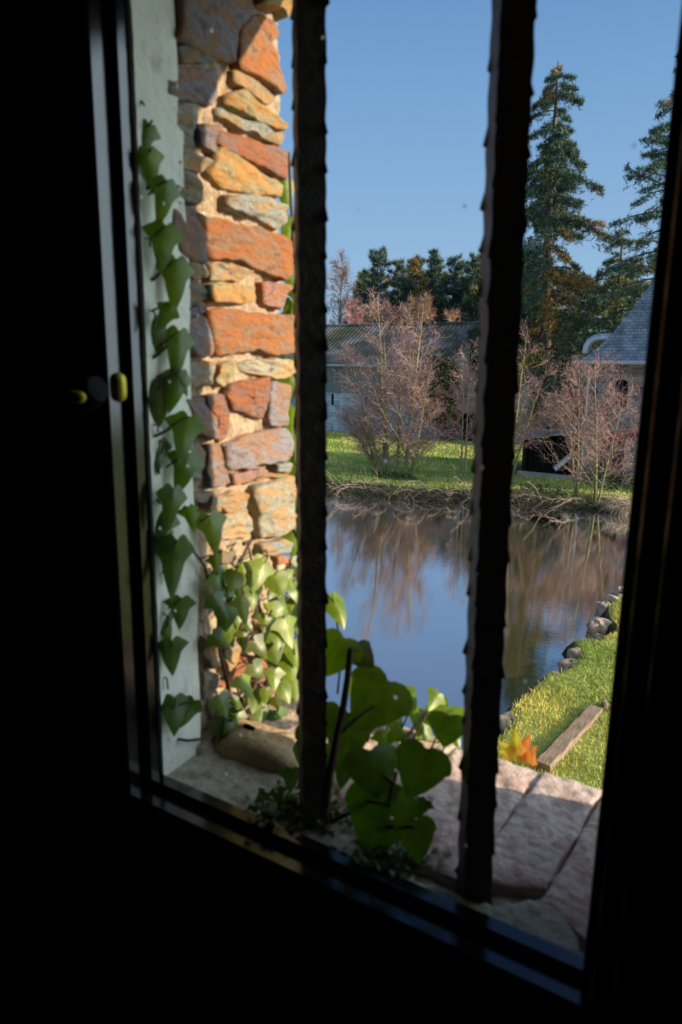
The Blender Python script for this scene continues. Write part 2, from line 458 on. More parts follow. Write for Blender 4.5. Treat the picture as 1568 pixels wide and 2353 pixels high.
# a single thin sheet is enough for the pane: keep only its inner side
b = MB()
b.add([((GX0 - .003) * U, YG, (GZ0 - .003) * U), ((GX1 + .003) * U, YG, (GZ0 - .003) * U), ((GX1 + .003) * U, YG, (GZ1 + .003) * U), ((GX0 - .003) * U, YG, (GZ1 + .003) * U)], [(0, 1, 2, 3)])
o = b.build('pane', m_glass); child_of(o, win)

# latch: dark turning lever with two brass ends
lat = empty('window_latch', tuple(np.array([-1.225, 1.0, -.075]) * U))
tag(lat, 'small dark turning latch with two worn brass ends on the left window stile', 'latch')
b = MB()
L0, L1 = np.array([-1.19, .975, -.055]) * U, np.array([-1.285, .972, -.083]) * U
b.tube([L0 + (L1 - L0) * t for t in np.linspace(-.05, 1.05, 6)], np.array([.8, 1, 1.05, 1.05, 1, .8]) * .017, n=10)
b.tube([np.array([-1.25, 1.01, -.072]) * U, np.array([-1.25, .985, -.072]) * U], .012, n=16)
o = b.build('lever', noisy('matt_black_metal', [(.3, G(.006)), (.7, G(.012))], scale=30, rough=.7, bump=0, spec=.1), smooth=True); child_of(o, lat)
def capsule(c, r, h, axis, seg=12):
    b = MB(); c = np.array(c); ax = np.array(axis, float)
    t = np.linspace(-1, 1, 12)
    pts = [c + ax * (h * s) for s in t]
    rad = [r * math.sqrt(max(1e-4, 1 - abs(s) ** 4)) for s in t]
    b.tube(pts, rad, n=seg); return b
o = capsule(atY(272, 890, .985 * U), .0085, .0155, (0, 0, 1)).build('brass_stop', m_brass, smooth=True); child_of(o, lat)
o['label'] = 'upright rounded brass stop'
o = capsule(atY(176, 912, .915 * U), .0062, .0115, (1, 0, -.03)).build('brass_knob', m_brass, smooth=True); child_of(o, lat)
o['label'] = 'flat oval brass knob'

# ------------------------------------------------------------------ left reveal: plaster, mortar, stones
def height_grid(xf, y0, y1, z0, z1, ny, nz, amp, freq, seed, back=.05, edge=None):
    """bumpy upright sheet facing +X with a solid back"""
    ys = np.linspace(y0, y1, ny); zs = np.linspace(z0, z1, nz)
    Y, Z = np.meshgrid(ys, zs, indexing='ij')
    if edge is not None: Y = Y + (Y - y0) / (y1 - y0) * edge(Z)
    P = np.stack([np.zeros_like(Y), Y, Z], -1)
    X = xf + amp * (vnoise(P, seed, freq) + .5 * vnoise(P, seed + 1, freq * 2.7) + .35 * vnoise(P, seed + 2, freq * 6) + .25 * vnoise(P, seed + 3, freq * 12))
    P[..., 0] = X
    v = P.reshape(-1, 3)
    i, j = np.meshgrid(np.arange(ny - 1), np.arange(nz - 1), indexing='ij')
    a = (i * nz + j).ravel()
    f = np.stack([a, a + nz, a + nz + 1, a + 1], 1)
    b = MB(); b.add(v, f)
    # solid side along the outer edge and back
    e = P[-1]; eb = e.copy(); eb[:, 0] -= back
    k = np.arange(nz - 1)
    b.add(np.concatenate([e, eb]), np.stack([k, k + nz, k + nz + 1, k + 1], 1))
    e = P[0]; eb = e.copy(); eb[:, 0] -= back
    b.add(np.concatenate([e, eb]), np.stack([k + 1, k + nz + 1, k + nz, k], 1))
    return b
b = height_grid(XL - .008, 1.15 * U, YO - .012, ZS - .08, 1.1 * U, 150, 620, .0042, 60, 3, back=.08, edge=lambda z: .008 * vnoise(np.stack([z*0, z*0, z], -1), 9, 30))
tag(b.build('wall_reveal_mortar', m_mortar, smooth=True, fixn=False), kind='structure')
b = height_grid(XL + .002, 1.101 * U, 1.215 * U, ZS - .02, 1.1 * U, 24, 200, .0008, 40, 5, back=.03,
                edge=lambda z: .022 * (z < .25) * np.clip(.5 + .0 * z, 0, 1) + .010 * vnoise(np.stack([z*0, z*0, z], -1), 19, 14))
tag(b.build('wall_reveal_plaster', m_plaster, smooth=True), kind='structure')

ORG, RED, GRY, PUR, OCH, BUF, BRN = (.47, .235, .14), (.42, .215, .165), (.37, .335, .29), (.36, .275, .275), (.47, .33, .18), (.50, .40, .29), (.42, .33, .25)
SH = 3.136
def c5(p): return [(280 + x / SH, y / SH) for x, y in p]
def c6(p): return [(280 + x / SH, 640 + y / SH) for x, y in p]
def c7(p): return [(460 + x / 4.356, 1160 + y / 4.356) for x, y in p]
STONES = [
 (c5([(395,-40),(945,-40),(960,100),(850,210),(810,440),(600,400),(390,290)]), PUR, .011),
 (c5([(940,110),(1110,150),(1130,240),(1060,290),(1100,420),(1145,640),(1110,665),(830,480),(845,240)]), ORG, .012),
 (c5([(960,-60),(1235,-60),(1225,110),(1160,135),(1110,70),(950,40)]), OCH, .018),
 (c5([(800,500),(1000,580),(1105,680),(1095,735),(1040,755),(940,680),(800,590)]), BRN, .010),
 (c5([(740,670),(900,630),(1020,760),(1175,890),(1160,950),(1000,900),(850,820),(740,760)]), OCH, .012),
 (c5([(710,780),(1000,910),(1145,960),(1110,1050),(900,950),(690,850)]), GRY, .011),
 (c5([(320,560),(420,450),(560,470),(690,500),(700,640),(660,760),(500,740),(330,680)]), PUR, .006),
 (c5([(550,880),(690,900),(660,1000),(680,1110),(560,1030)]), PUR, .009),
 (c5([(700,940),(880,990),(1180,1095),(1170,1300),(1000,1220),(860,1140),(665,1030)]), RED, .012),
 (c5([(350,1080),(540,1090),(680,1160),(600,1240),(360,1200)]), BRN, .006),
 (c5([(690,1060),(850,1160),(1100,1290),(1160,1340),(1150,1420),(900,1380),(720,1360),(620,1240)]), OCH, .010),
 (c5([(350,1250),(480,1230),(555,1310),(560,1440),(540,1480),(360,1380)]), GRY, .009),
 (c5([(740,1400),(900,1410),(1180,1480),(1170,1600),(1120,1660),(900,1560),(740,1480)]), GRY, .013),
 (c5([(530,1505),(620,1560),(900,1630),(1130,1690),(1190,1760),(1190,1980),(1150,2010),(950,1950),(830,1865),(640,1870),(610,1700)]), ORG, .012),
 (c5([(360,1440),(510,1490),(590,1600),(600,1890),(520,1880),(400,1800),(350,1620)]), PUR, .008),
 (c5([(640,1905),(820,1915),(950,1955),(850,2035),(640,2020)]), BRN, .009),
 (c5([(480,1890),(620,1900),(625,2010),(500,2010)]), GRY, .006),
 (c5([(600,2050),(840,2045),(975,2065),(965,2160),(800,2195),(640,2180)]), OCH, .011),
 (c5([(995,2040),(1150,2050),(1210,2065),(1175,2120),(1150,2225),(1010,2180)]), RED, .012),
 (c5([(470,2050),(590,2050),(630,2160),(480,2190)]), GRY, .007),
 (c6([(625,235),(800,215),(1060,260),(1215,280),(1210,540),(1090,550),(960,510),(690,560),(660,400)]), ORG, .013),
 (c6([(480,310),(590,270),(640,330),(660,560),(540,560),(470,420)]), PUR, .007),
 (c6([(490,590),(680,590),(650,700),(630,770),(510,790)]), BRN, .008),
 (c6([(700,600),(800,595),(800,720),(720,780),(670,740)]), OCH, .010),
 (c6([(850,615),(1080,565),(1200,610),(1225,680),(1150,720),(960,700),(850,660)]), BUF, .013),
 (c6([(780,760),(950,730),(1060,710),(1065,860),(1010,1010),(900,980),(790,960),(740,850)]), RED, .010),
 (c6([(1085,735),(1195,760),(1190,880),(1160,1060),(1050,1060),(1060,880)]), PUR, .013),
 (c6([(600,850),(725,850),(765,1000),(765,1150),(700,1190),(690,1020),(600,900)]), RED, .009),
 (c6([(450,860),(590,850),(680,960),(695,1150),(640,1160),(560,1100),(500,960)]), PUR, .010),
 (c6([(720,1195),(900,1130),(1060,1090),(1190,1090),(1225,1160),(1220,1280),(1160,1320),(1000,1330),(900,1370),(750,1370)]), PUR, .013),
 (c6([(630,1200),(700,1210),(740,1340),(765,1480),(640,1510),(620,1400)]), PUR, .009),
 (c6([(780,1400),(1050,1380),(1060,1420),(850,1480),(780,1490)]), RED, .010),
 (c6([(1080,1345),(1210,1330),(1200,1400),(1080,1400)]), GRY, .014),
 (c6([(900,1430),(1190,1405),(1180,1430),(900,1470)]), OCH, .010),
 (c6([(940,1500),(1200,1430),(1225,1600),(1225,1790),(1100,1850),(990,1880),(970,1700),(930,1600)]), BUF, .016),
 (c6([(650,1600),(800,1530),(910,1540),(890,1640),(740,1680)]), BRN, .010),
 (c6([(720,1720),(900,1660),(935,1800),(910,1850),(700,1890),(710,1780)]), BUF, .009),
 (c6([(1000,1905),(1150,1880),(1205,1905),(1160,1980),(1000,1990)]), GRY, .014),
 (c6([(700,1950),(830,1990),(790,2060),(710,2040)]), GRY, .010),
 (c6([(1110,2005),(1235,2010),(1250,2130),(1190,2200),(1115,2180)]), ORG, .013),
 (c6([(520,1530),(715,1530),(600,1610),(540,1600)]), GRY, .010),
 (c6([(620,1560),(735,1580),(700,1690),(600,1650)]), GRY, .009),
 (c6([(440,1240),(540,1180),(600,1260),(590,1440),(520,1480)]), GRY, .006),
 (c7([(20,1330),(200,1290),(225,1400),(195,1600),(100,1640),(10,1500)]), BRN, .010),
 (c7([(225,1260),(340,1300),(410,1420),(350,1560),(240,1660),(225,1500)]), BUF, .009),
 (c7([(430,1250),(560,1160),(590,1270),(480,1430),(425,1400)]), ORG, .008),
 (c7([(430,1530),(560,1530),(660,1640),(600,1780),(500,1790),(300,1820),(210,1820),(330,1640)]), RED, .010),
 (c7([(20,1660),(200,1680),(190,1830),(40,1960),(10,1850)]), GRY, .008),
 (c7([(600,1280),(820,1290),(900,1500),(700,1600),(600,1500)]), BRN, .006),
 (c7([(100,1960),(300,1880),(520,2000),(420,2150),(120,2130)]), BRN, .008),
 (c7([(560,1850),(900,1800),(960,2020),(700,2120),(560,2020)]), BRN, .008),
 (c5([(390,330),(560,330),(700,450),(560,460),(420,440)]), GRY, .006),
 (c5([(330,760),(520,770),(540,1050),(380,1060),(330,900)]), GRY, .004),
 (c5([(470,2220),(620,2215),(600,2260),(480,2290)]), PUR, .006),
]
def stone(b, poly2, col, h, plane='X', at=0.0, back=.045, seed=0, jit=.0012, strata=.8):
    """lumpy stone on an upright plane; poly2 = (y, z) outline; bulges towards +X"""
    P = np.array(poly2, float)
    n = len(P); out = []
    for i in range(n):
        a, c = P[i], P[(i + 1) % n]
        L = np.linalg.norm(c - a); k = max(2, int(L / .0032))
        for s in range(k): out.append(a + (c - a) * s / k)
    Q = np.array(out)
    Q = .2 * np.roll(Q, 1, 0) + .6 * Q + .2 * np.roll(Q, -1, 0)
    cen = Q.mean(0); m = len(Q)
    Q = cen + (Q - cen) * 1.045
    r = np.random.default_rng(seed)
    tilt = r.normal(size=2) * .07
    rings = [(1.0, -back), (1.0, .1 * h), (.985, .7 * h), (.955, .93 * h)] + [(q, h * (1.04 - .04 * q)) for q in (.9, .82, .74, .66, .58, .5, .42, .34, .26, .18, .1)]
    V = []
    for k, (s, hh) in enumerate(rings):
        q = cen + (Q - cen) * s
        p3 = np.stack([np.zeros(m), q[:, 0], q[:, 1]], -1)
        nz = 0
        if k > 1:
            w = p3 + np.stack([0 * p3[:, 0], 0 * p3[:, 0], vnoise(p3, seed + 8, 45) * .004], -1)
            lay = vnoise(w * np.array([1, .22, 1]) + np.array([0, 0, .18]) * p3[:, 1:2] * .6, seed + 1, 260)
            nz = vnoise(p3, seed, 60) * jit * 1.2 + np.sign(lay) * np.abs(lay) ** .5 * jit * strata + vnoise(p3, seed + 2, 420) * jit * .5
        x = at + hh + nz + ((q - cen) @ tilt if k > 1 else 0)
        qq = q + (np.stack([vnoise(p3, seed + 3, 90), vnoise(p3, seed + 4, 90)], -1) * .0030 if k > 0 else 0)
        V.append(np.stack([np.broadcast_to(x, (m,)), qq[:, 0], qq[:, 1]], -1))
    V.append(np.array([[at + rings[-1][1], cen[0], cen[1]]]))
    v = np.concatenate(V)
    f = []
    k = np.arange(m); k2 = (k + 1) % m
    for i in range(len(rings) - 1):
        f.append(np.stack([i*m + k, i*m + k2, (i+1)*m + k2, (i+1)*m + k], 1))
    base = len(rings) * m
    var = r.uniform(.85, 1.15)
    b.add(v, np.concatenate(f), np.array(col) * var)
    b.f.append(np.stack([(len(rings)-1)*m + k, (len(rings)-1)*m + k2, np.full(m, base)], 1) + b.n - len(v))
b = MB()
for i, (pl, col, h) in enumerate(STONES):
    yz = [atX(x, y, XL)[1:] for x, y in pl]
    yz = [(p[0], p[1]) for p in yz]
    stone(b, yz, col, h, at=XL - .006, seed=100 + i * 7, strata=2.2 if col in (GRY, BUF, BRN, OCH) else .9)
tag(b.build('wall_reveal_stones', m_stone, smooth=True, fixn=True), kind='structure')

# plain stone faces of the other jamb and lintel, mostly out of sight
b = MB(); b.box((XR - .01, 1.10 * U, ZS - .05), (XR + .02, YO, ZT + .05)); tag(b.build('wall_reveal_right', m_facade), kind='structure')
b = MB()
pp = [atY(x, y, YO) for x, y in [(648, 2), (668, 44), (690, 38)]]
b.box((XL - .05, YO - .16, ZT - .0), (XR + .05, YO + .01, ZT + .2)); tag(b.build('wall_reveal_lintel', m_facade), kind='structure')

# ------------------------------------------------------------------ sill: slabs with joints, mortar strip
sillx = [-1.20, -.86, -.62, -.385, -.235, -.02, .08]
sill = empty('sill_stones', (0, YO, ZS)); tag(sill, kind='structure')
def slab(b, corners, z, th, seed, col, n=60):
    """bumpy stone slab with rounded edges; corners x0,x1(y0) .. in plan as quad (a,b,c,d)"""
    a, bb, c, d = [np.array(p, float) for p in corners]
    s = np.linspace(0, 1, n); S, T = np.meshgrid(s, s, indexing='ij')
    P2 = (1-S)[..., None]*(1-T)[..., None]*a + S[..., None]*(1-T)[..., None]*bb + S[..., None]*T[..., None]*c + (1-S)[..., None]*T[..., None]*d
    ed = np.minimum(np.minimum(S, 1 - S), np.minimum(T, 1 - T))
    P3 = np.concatenate([P2, np.zeros_like(P2[..., :1])], -1)
    P3[..., :2] += np.where(ed[..., None] < .01, 1, 0) * np.stack([vnoise(P3, seed + 5, 60), vnoise(P3, seed + 6, 60)], -1) * .003
    Z = z - .0035 * np.exp(-ed * 40) + .0018 * vnoise(P3, seed, 35) + .0012 * vnoise(P3, seed + 1, 120) + .0006 * vnoise(P3, seed + 2, 330)
    P3[..., 2] = Z
    v = P3.reshape(-1, 3); i, j = np.meshgrid(np.arange(n-1), np.arange(n-1), indexing='ij'); q = (i*n + j).ravel()
    b.add(v, np.stack([q, q + n, q + n + 1, q + 1], 1), col)
    rim = [(i, 0) for i in range(n)] + [(n-1, j) for j in range(1, n)] + [(i, n-1) for i in range(n-2, -1, -1)] + [(0, j) for j in range(n-2, 0, -1)]
    R = np.array([P3[p] for p in rim]); R2 = R.copy(); R2[:, 2] = z - th
    m = len(R); k = np.arange(m); k2 = (k + 1) % m
    b.add(np.concatenate([R, R2]), np.stack([k2, k, k + m, k2 + m], 1), col)
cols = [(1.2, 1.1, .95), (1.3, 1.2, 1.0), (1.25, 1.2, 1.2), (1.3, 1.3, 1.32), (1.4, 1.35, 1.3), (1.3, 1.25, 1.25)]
for i in range(6):
    x0, x1 = sillx[i] + .0022, sillx[i + 1] - .0022
    b = MB()
    yi = [1.42, 1.36, 1.16, 1.165, 1.20, 1.2][i]; yi2 = [1.36, 1.16, 1.165, 1.235, 1.10, 1.2][i]
    dx = -.03
    outy = YO / U + [.0, .012, .0, .006, -.008, 0][i]
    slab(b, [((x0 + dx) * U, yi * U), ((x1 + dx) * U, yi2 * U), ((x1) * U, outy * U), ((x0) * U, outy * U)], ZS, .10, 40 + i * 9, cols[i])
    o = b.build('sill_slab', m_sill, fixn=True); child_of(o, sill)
m_bed = noisy('sill_bed_mortar', [(.25, (.10, .085, .06)), (.40, (.34, .30, .22)), (.52, (.50, .46, .37)), (.62, (.40, .35, .27)), (.8, (.55, .50, .42))], scale=34, bump=1, bscale=70, bdist=.010, detail=12)
b = MB()
xs = np.linspace(-1.2, .08, 160); yy = np.linspace(1.101, 1.60, 50)
Xg, Yg = np.meshgrid(xs, yy, indexing='ij')
P = np.stack([Xg, Yg, np.zeros_like(Xg)], -1) * U
ynear = np.interp(Xg, [-1.2, -.5, -.34, -.235, -.17], [1.19, 1.13, 1.145, 1.235, 1.13])
drop = np.where((Yg > ynear - .012) & (Xg > -.62), .014, 0)
P[..., 2] = ZS - .002 - drop + .0016 * vnoise(P, 77, 50) + .001 * vnoise(P, 78, 140)
q = (np.arange(159)[:, None] * 50 + np.arange(49)[None]).ravel()
b.add(P.reshape(-1, 3), np.stack([q, q + 50, q + 51, q + 1], 1))
o = b.build('sill_mortar', m_bed, smooth=True); child_of(o, sill)
# lump of stone in the left corner of the sill
b = MB()
def boulder(b, c, r, seed, col=(1, 1, 1), nu=28, nv=18, amp=.22, flat=.0):
    th = np.linspace(0, 2*math.pi, nu, endpoint=False); ph = np.linspace(.05, math.pi - .05, nv)
    T, P_ = np.meshgrid(th, ph, indexing='ij')
    d = np.stack([np.cos(T)*np.sin(P_), np.sin(T)*np.sin(P_), np.cos(P_)], -1)
    d = np.sign(d) * np.abs(d) ** .72
    k = 1 + amp * vnoise(d, seed, 2.2) + amp * .3 * vnoise(d, seed + 1, 6)
    v = np.array(c) + d * k[..., None] * np.array(r)
    i, j = np.meshgrid(np.arange(nu), np.arange(nv - 1), indexing='ij')
    a = (i*nv + j).ravel(); a2 = (((i+1) % nu)*nv + j).ravel()
    b.add(v.reshape(-1, 3), np.stack([a, a + 1, a2 + 1, a2], 1), col)
p = atZ(548, 1745, ZS)
boulder(b, (p[0] - .01, p[1] + .035, ZS - .012), (.078, .040, .036), 5, (.92, .78, .48))
p = atZ(465, 1742, ZS)
boulder(b, (p[0] - .03, p[1] + .03, ZS - .012), (.034, .03, .030), 8, (.85, .85, .75))
o = b.build('corner_stone', m_sill, smooth=True, fixn=True); child_of(o, sill)

# ------------------------------------------------------------------ the two iron bars
def iron_bar(cx, cy, rot, zb, lean, label, seed, side=.053):
    r = np.random.default_rng(seed)
    s = side * U / 2
    zs = np.arange(zb - .03, ZT + .02, .0022)
    # burrs raised with a chisel along the arrises
    pts = []
    n = len(zs)
    off = np.zeros((4, n))
    for c in range(4):
        z = zs[0] + r.uniform(0, .04)
        while z < zs[-1]:
            amp = r.uniform(.0018, .0042); ln = r.uniform(.008, .017)
            m = (zs >= z) & (zs < z + ln)
            off[c][m] = np.maximum(off[c][m], amp * (1 - (zs[m] - z) / ln))
            z += r.uniform(.030, .060)
    ca, sa = math.cos(rot), math.sin(rot)
    V = []
    cor = [(-1, -1), (1, -1), (1, 1), (-1, 1)]
    per = []
    for k in range(4):
        a, c = np.array(cor[k], float), np.array(cor[(k+1) % 4], float)
        per += [(a, k), (a * .96 + c * .04, None), (a * .75 + c * .25, None), ((a + c) / 2, None), (a * .25 + c * .75, None), (a * .04 + c * .96, None)]
    for i, z in enumerate(zs):
        tl = (z - zb)
        for a, k in per:
            q = a * s * (1.0 if k is not None else .985)
            if k is not None: q = q + a / math.sqrt(2) * off[k][i]
            q = q + .0005 * np.array([math.sin(z * 160 + a[0] * 3 + seed), math.cos(z * 130 + a[1] * 2)])
            V.append((cx * U + lean * tl + ca * q[0] - sa * q[1], cy * U + sa * q[0] + ca * q[1], z))
    m = len(per); k = np.arange(m); k2 = (k+1) % m
    f = np.concatenate([np.stack([i*m + k, i*m + k2, (i+1)*m + k2, (i+1)*m + k], 1) for i in range(n - 1)])
    b = MB(); b.add(V, f)
    o = b.build('window_bar', m_iron)
    return tag(o, label, 'window bar', 'wrought iron bars outside the window')
iron_bar(-.768, 1.155, math.radians(43), ZS - .005, -.012, 'black wrought iron bar nearer the rough stone jamb, its foot in ivy', 11)
iron_bar(-.386, 1.155, math.radians(35), ZS + .0, -.015, 'black wrought iron bar standing on bare sill in front of the tall conifer', 12, side=.054)

# ------------------------------------------------------------------ ivy
def leaf_mesh(broad=False):
    half = [(0, -.02), (.10, .06), (.24, .10), (.40, .06), (.52, -.05), (.57, -.18), (.58, -.28), (.50, -.36), (.45, -.47), (.38, -.60), (.26, -.78), (.12, -.94), (0, -1.06)] if broad else [(0, -.03), (.07, .05), (.17, .10), (.27, .07), (.35, .0), (.47, -.06), (.61, -.16), (.50, -.25), (.38, -.33), (.31, -.42), (.28, -.53), (.22, -.68), (.12, -.88), (0, -1.08)]
    pts = half + [(-x, y) for x, y in half[-2:0:-1]]
    O = np.array(pts); cen = np.array([0, -.34])
    rings = [O, cen + (O - cen) * .66, cen + (O - cen) * .33]
    V = np.concatenate(rings + [cen[None]])
    z = -.22 * np.abs(V[:, 0]) ** 1.3 - .12 * (V[:, 1] + .4) ** 2
    V = np.concatenate([V, z[:, None]], 1)
    m = len(O); k = np.arange(m); k2 = (k+1) % m
    q = np.concatenate([np.stack([i*m + k, i*m + k2, (i+1)*m + k2, (i+1)*m + k], 1) for i in range(2)])
    t = np.stack([2*m + k, 2*m + k2, np.full(m, 3*m)], 1)
    return V, q, t
LV, LQ, LT = leaf_mesh()
LVB, LQB, LTB = leaf_mesh(True)
def add_leaf(b, pos, size, rot, normal, col=(1, 1, 1), seed=0, aspect=1.0, curl=1.0, broad=False):
    LV0, LQ, LT = (LVB, LQB, LTB) if broad else (LV, globals()['LQ'], globals()['LT'])
    r = np.random.default_rng(seed)
    nrm = np.array(normal, float); nrm /= np.linalg.norm(nrm)
    up = np.array([0, 0, 1.]) - nrm * nrm[2]
    up /= np.linalg.norm(up)
    side = np.cross(up, nrm)
    ca, sa = math.cos(rot), math.sin(rot)
    X = side * ca + up * sa; Y = -side * sa + up * ca
    V = LV0.copy(); V[:, 0] *= aspect * r.uniform(.92, 1.1); V[:, 2] = V[:, 2] * curl + .05 * np.sin(V[:, 1] * 4 + r.uniform(0, 6)) + .05 * V[:, 0] * r.normal()
    c = np.array([0, -.45, 0])
    P = (V - c) * size
    v = np.array(pos) + P[:, :1] * X + P[:, 1:2] * Y + P[:, 2:3] * nrm
    vein = 1 + .25 * np.exp(-np.abs(V[:, 0]) * 25)
    cc = np.array(col)[None] * vein[:, None]
    b.add(v, LQ, cc)
    b.f.append(LT + b.n - len(v))
    return np.array(pos) + ((np.array([0, 0, 0]) - c) * size)[1] * Y
DZ = lambda p: p @ _f        # depth along the view axis
YMIN = 1.108 * U
def on_jamb(x, y, off):
    p = atX(x, y, XL + off)
    return p if p[1] > YMIN + .004 else atY(x, y, YMIN + .004 + .006 * random.random())
def px_leaf(b, x, y, h, rot, p, tow=.5, base=(1, 0, 0), col=(1, 1, 1), aspect=1.0, seed=0, curl=1.0, tilt=(0, 0, 0), broad=False):
    """leaf at measured point p, height h as seen, facing between the wall normal and the window"""
    size = h / FPX * DZ(p) / 1.04
    d = -p / np.linalg.norm(p)
    nrm = np.array(base) * (1 - tow) + d * tow + np.array(tilt)
    return add_leaf(b, p, size, rot, nrm, col, seed or int(x * 7 + y), aspect, curl, broad)

R = math.radians
# --- ivy climbing up the plaster
vine = empty('ivy_vine', (XL + .02, 1.12 * U, ZS)); tag(vine, 'green ivy vine climbing the pale plaster strip beside the window frame', 'ivy')
b = MB(); st = MB()
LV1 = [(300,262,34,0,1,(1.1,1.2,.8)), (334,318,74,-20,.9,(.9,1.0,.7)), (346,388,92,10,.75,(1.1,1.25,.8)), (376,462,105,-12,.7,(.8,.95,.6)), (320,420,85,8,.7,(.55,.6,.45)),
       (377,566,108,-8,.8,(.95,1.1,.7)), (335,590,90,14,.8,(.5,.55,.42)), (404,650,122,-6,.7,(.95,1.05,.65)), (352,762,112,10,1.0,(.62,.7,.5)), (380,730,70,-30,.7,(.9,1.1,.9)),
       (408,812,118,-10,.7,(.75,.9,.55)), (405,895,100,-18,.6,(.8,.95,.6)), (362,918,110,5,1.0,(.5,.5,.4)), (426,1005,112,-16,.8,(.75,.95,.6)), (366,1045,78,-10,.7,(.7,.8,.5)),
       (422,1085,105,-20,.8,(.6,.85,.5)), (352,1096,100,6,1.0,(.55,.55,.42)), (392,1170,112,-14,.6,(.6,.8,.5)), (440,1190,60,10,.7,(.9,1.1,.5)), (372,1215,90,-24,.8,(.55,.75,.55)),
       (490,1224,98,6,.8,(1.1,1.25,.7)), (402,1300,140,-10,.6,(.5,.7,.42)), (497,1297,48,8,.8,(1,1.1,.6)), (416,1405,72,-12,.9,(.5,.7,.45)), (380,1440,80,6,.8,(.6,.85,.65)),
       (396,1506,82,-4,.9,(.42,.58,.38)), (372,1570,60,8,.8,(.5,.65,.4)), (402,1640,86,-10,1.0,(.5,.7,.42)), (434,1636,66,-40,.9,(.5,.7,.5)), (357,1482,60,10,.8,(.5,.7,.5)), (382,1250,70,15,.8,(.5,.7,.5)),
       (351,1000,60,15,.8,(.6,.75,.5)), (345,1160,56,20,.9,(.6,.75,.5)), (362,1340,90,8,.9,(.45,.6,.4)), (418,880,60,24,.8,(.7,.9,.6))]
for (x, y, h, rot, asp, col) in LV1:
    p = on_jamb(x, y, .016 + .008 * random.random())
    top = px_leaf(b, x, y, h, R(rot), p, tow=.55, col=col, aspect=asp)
    q = on_jamb(x - 40, y - h * .18 + random.uniform(-4, 8), .006)
    q = np.array([XL + .006, max(q[1], YMIN), q[2]])
    mid = (np.array(top) + q) / 2 + np.array([.006, 0, .004])
    st.tube([np.array(top), mid, q], [.0009, .0011, .0013], n=5)
main = [(292, 250), (300, 330), (306, 430), (312, 540), (322, 660), (326, 790), (330, 900), (338, 1000), (345, 1130), (352, 1260), (356, 1380), (362, 1500), (370, 1620), (385, 1700)]
st.tube([on_jamb(x, y, .007 + .004 * random.random()) for x, y in main], .0022, n=6)
for seg in ([(322, 655), (356, 640), (395, 600)], [(326, 835), (356, 820), (384, 795)], [(330, 1012), (362, 1000), (392, 985)], [(306, 452), (335, 435), (368, 410)], [(352, 1250), (390, 1235), (440, 1260), (470, 1300), (480, 1340)], [(365, 1690), (430, 1702), (480, 1696), (560, 1680)]):
    st.tube([on_jamb(x, y, .012) for x, y in seg], [.0018] * len(seg), n=6)
for g in (b, st):
    for a in g.v: a[:, 1] = np.maximum(a[:, 1], 1.096 * U + .001)
o = b.build('leaves', m_ivy, smooth=True); child_of(o, vine)
o = st.build('stem', m_ivystem, smooth=True); child_of(o, vine)

# --- sunlit ivy cluster on the outer stones, low on the reveal
clump = empty('ivy_clump', (XL + .02, 1.4 * U, ZS)); tag(clump, 'bushy sunlit ivy growing low over the rough stone jamb', 'ivy')
b = MB(); st = MB()
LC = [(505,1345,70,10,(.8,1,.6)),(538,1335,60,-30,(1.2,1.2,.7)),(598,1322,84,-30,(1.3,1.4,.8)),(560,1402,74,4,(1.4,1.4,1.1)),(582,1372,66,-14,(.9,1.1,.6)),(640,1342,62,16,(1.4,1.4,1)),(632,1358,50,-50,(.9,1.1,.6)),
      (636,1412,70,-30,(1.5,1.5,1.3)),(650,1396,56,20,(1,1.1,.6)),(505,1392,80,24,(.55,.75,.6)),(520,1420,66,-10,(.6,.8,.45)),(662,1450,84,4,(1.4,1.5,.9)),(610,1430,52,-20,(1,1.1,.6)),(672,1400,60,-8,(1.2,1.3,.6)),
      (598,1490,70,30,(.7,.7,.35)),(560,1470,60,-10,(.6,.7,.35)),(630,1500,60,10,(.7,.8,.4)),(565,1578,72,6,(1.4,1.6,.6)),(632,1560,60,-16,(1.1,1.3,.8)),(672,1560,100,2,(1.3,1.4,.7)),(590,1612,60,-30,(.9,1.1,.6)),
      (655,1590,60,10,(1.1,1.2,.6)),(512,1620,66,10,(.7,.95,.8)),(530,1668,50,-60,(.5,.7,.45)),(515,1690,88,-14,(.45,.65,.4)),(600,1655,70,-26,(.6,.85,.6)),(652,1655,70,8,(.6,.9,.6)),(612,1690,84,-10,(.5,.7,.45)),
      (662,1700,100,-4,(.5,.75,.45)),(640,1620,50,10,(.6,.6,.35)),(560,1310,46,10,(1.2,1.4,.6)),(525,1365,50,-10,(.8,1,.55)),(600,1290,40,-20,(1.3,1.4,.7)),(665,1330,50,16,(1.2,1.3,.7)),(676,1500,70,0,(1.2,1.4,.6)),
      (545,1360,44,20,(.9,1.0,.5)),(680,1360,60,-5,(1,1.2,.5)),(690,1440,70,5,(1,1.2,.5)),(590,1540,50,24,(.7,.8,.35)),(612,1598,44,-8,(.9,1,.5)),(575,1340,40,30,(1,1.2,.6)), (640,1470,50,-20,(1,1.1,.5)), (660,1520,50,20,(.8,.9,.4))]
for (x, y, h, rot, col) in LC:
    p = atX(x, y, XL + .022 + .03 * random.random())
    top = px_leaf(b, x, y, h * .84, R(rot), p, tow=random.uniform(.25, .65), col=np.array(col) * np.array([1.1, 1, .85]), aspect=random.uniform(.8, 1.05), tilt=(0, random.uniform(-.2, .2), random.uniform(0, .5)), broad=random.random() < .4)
    q = atX(x + random.uniform(-14, 14), y - h * .7, XL + .006)
    st.tube([np.array(top), (np.array(top) + q) / 2 + np.array([.004, 0, 0]), q], [.0008, .001, .0012], n=5)
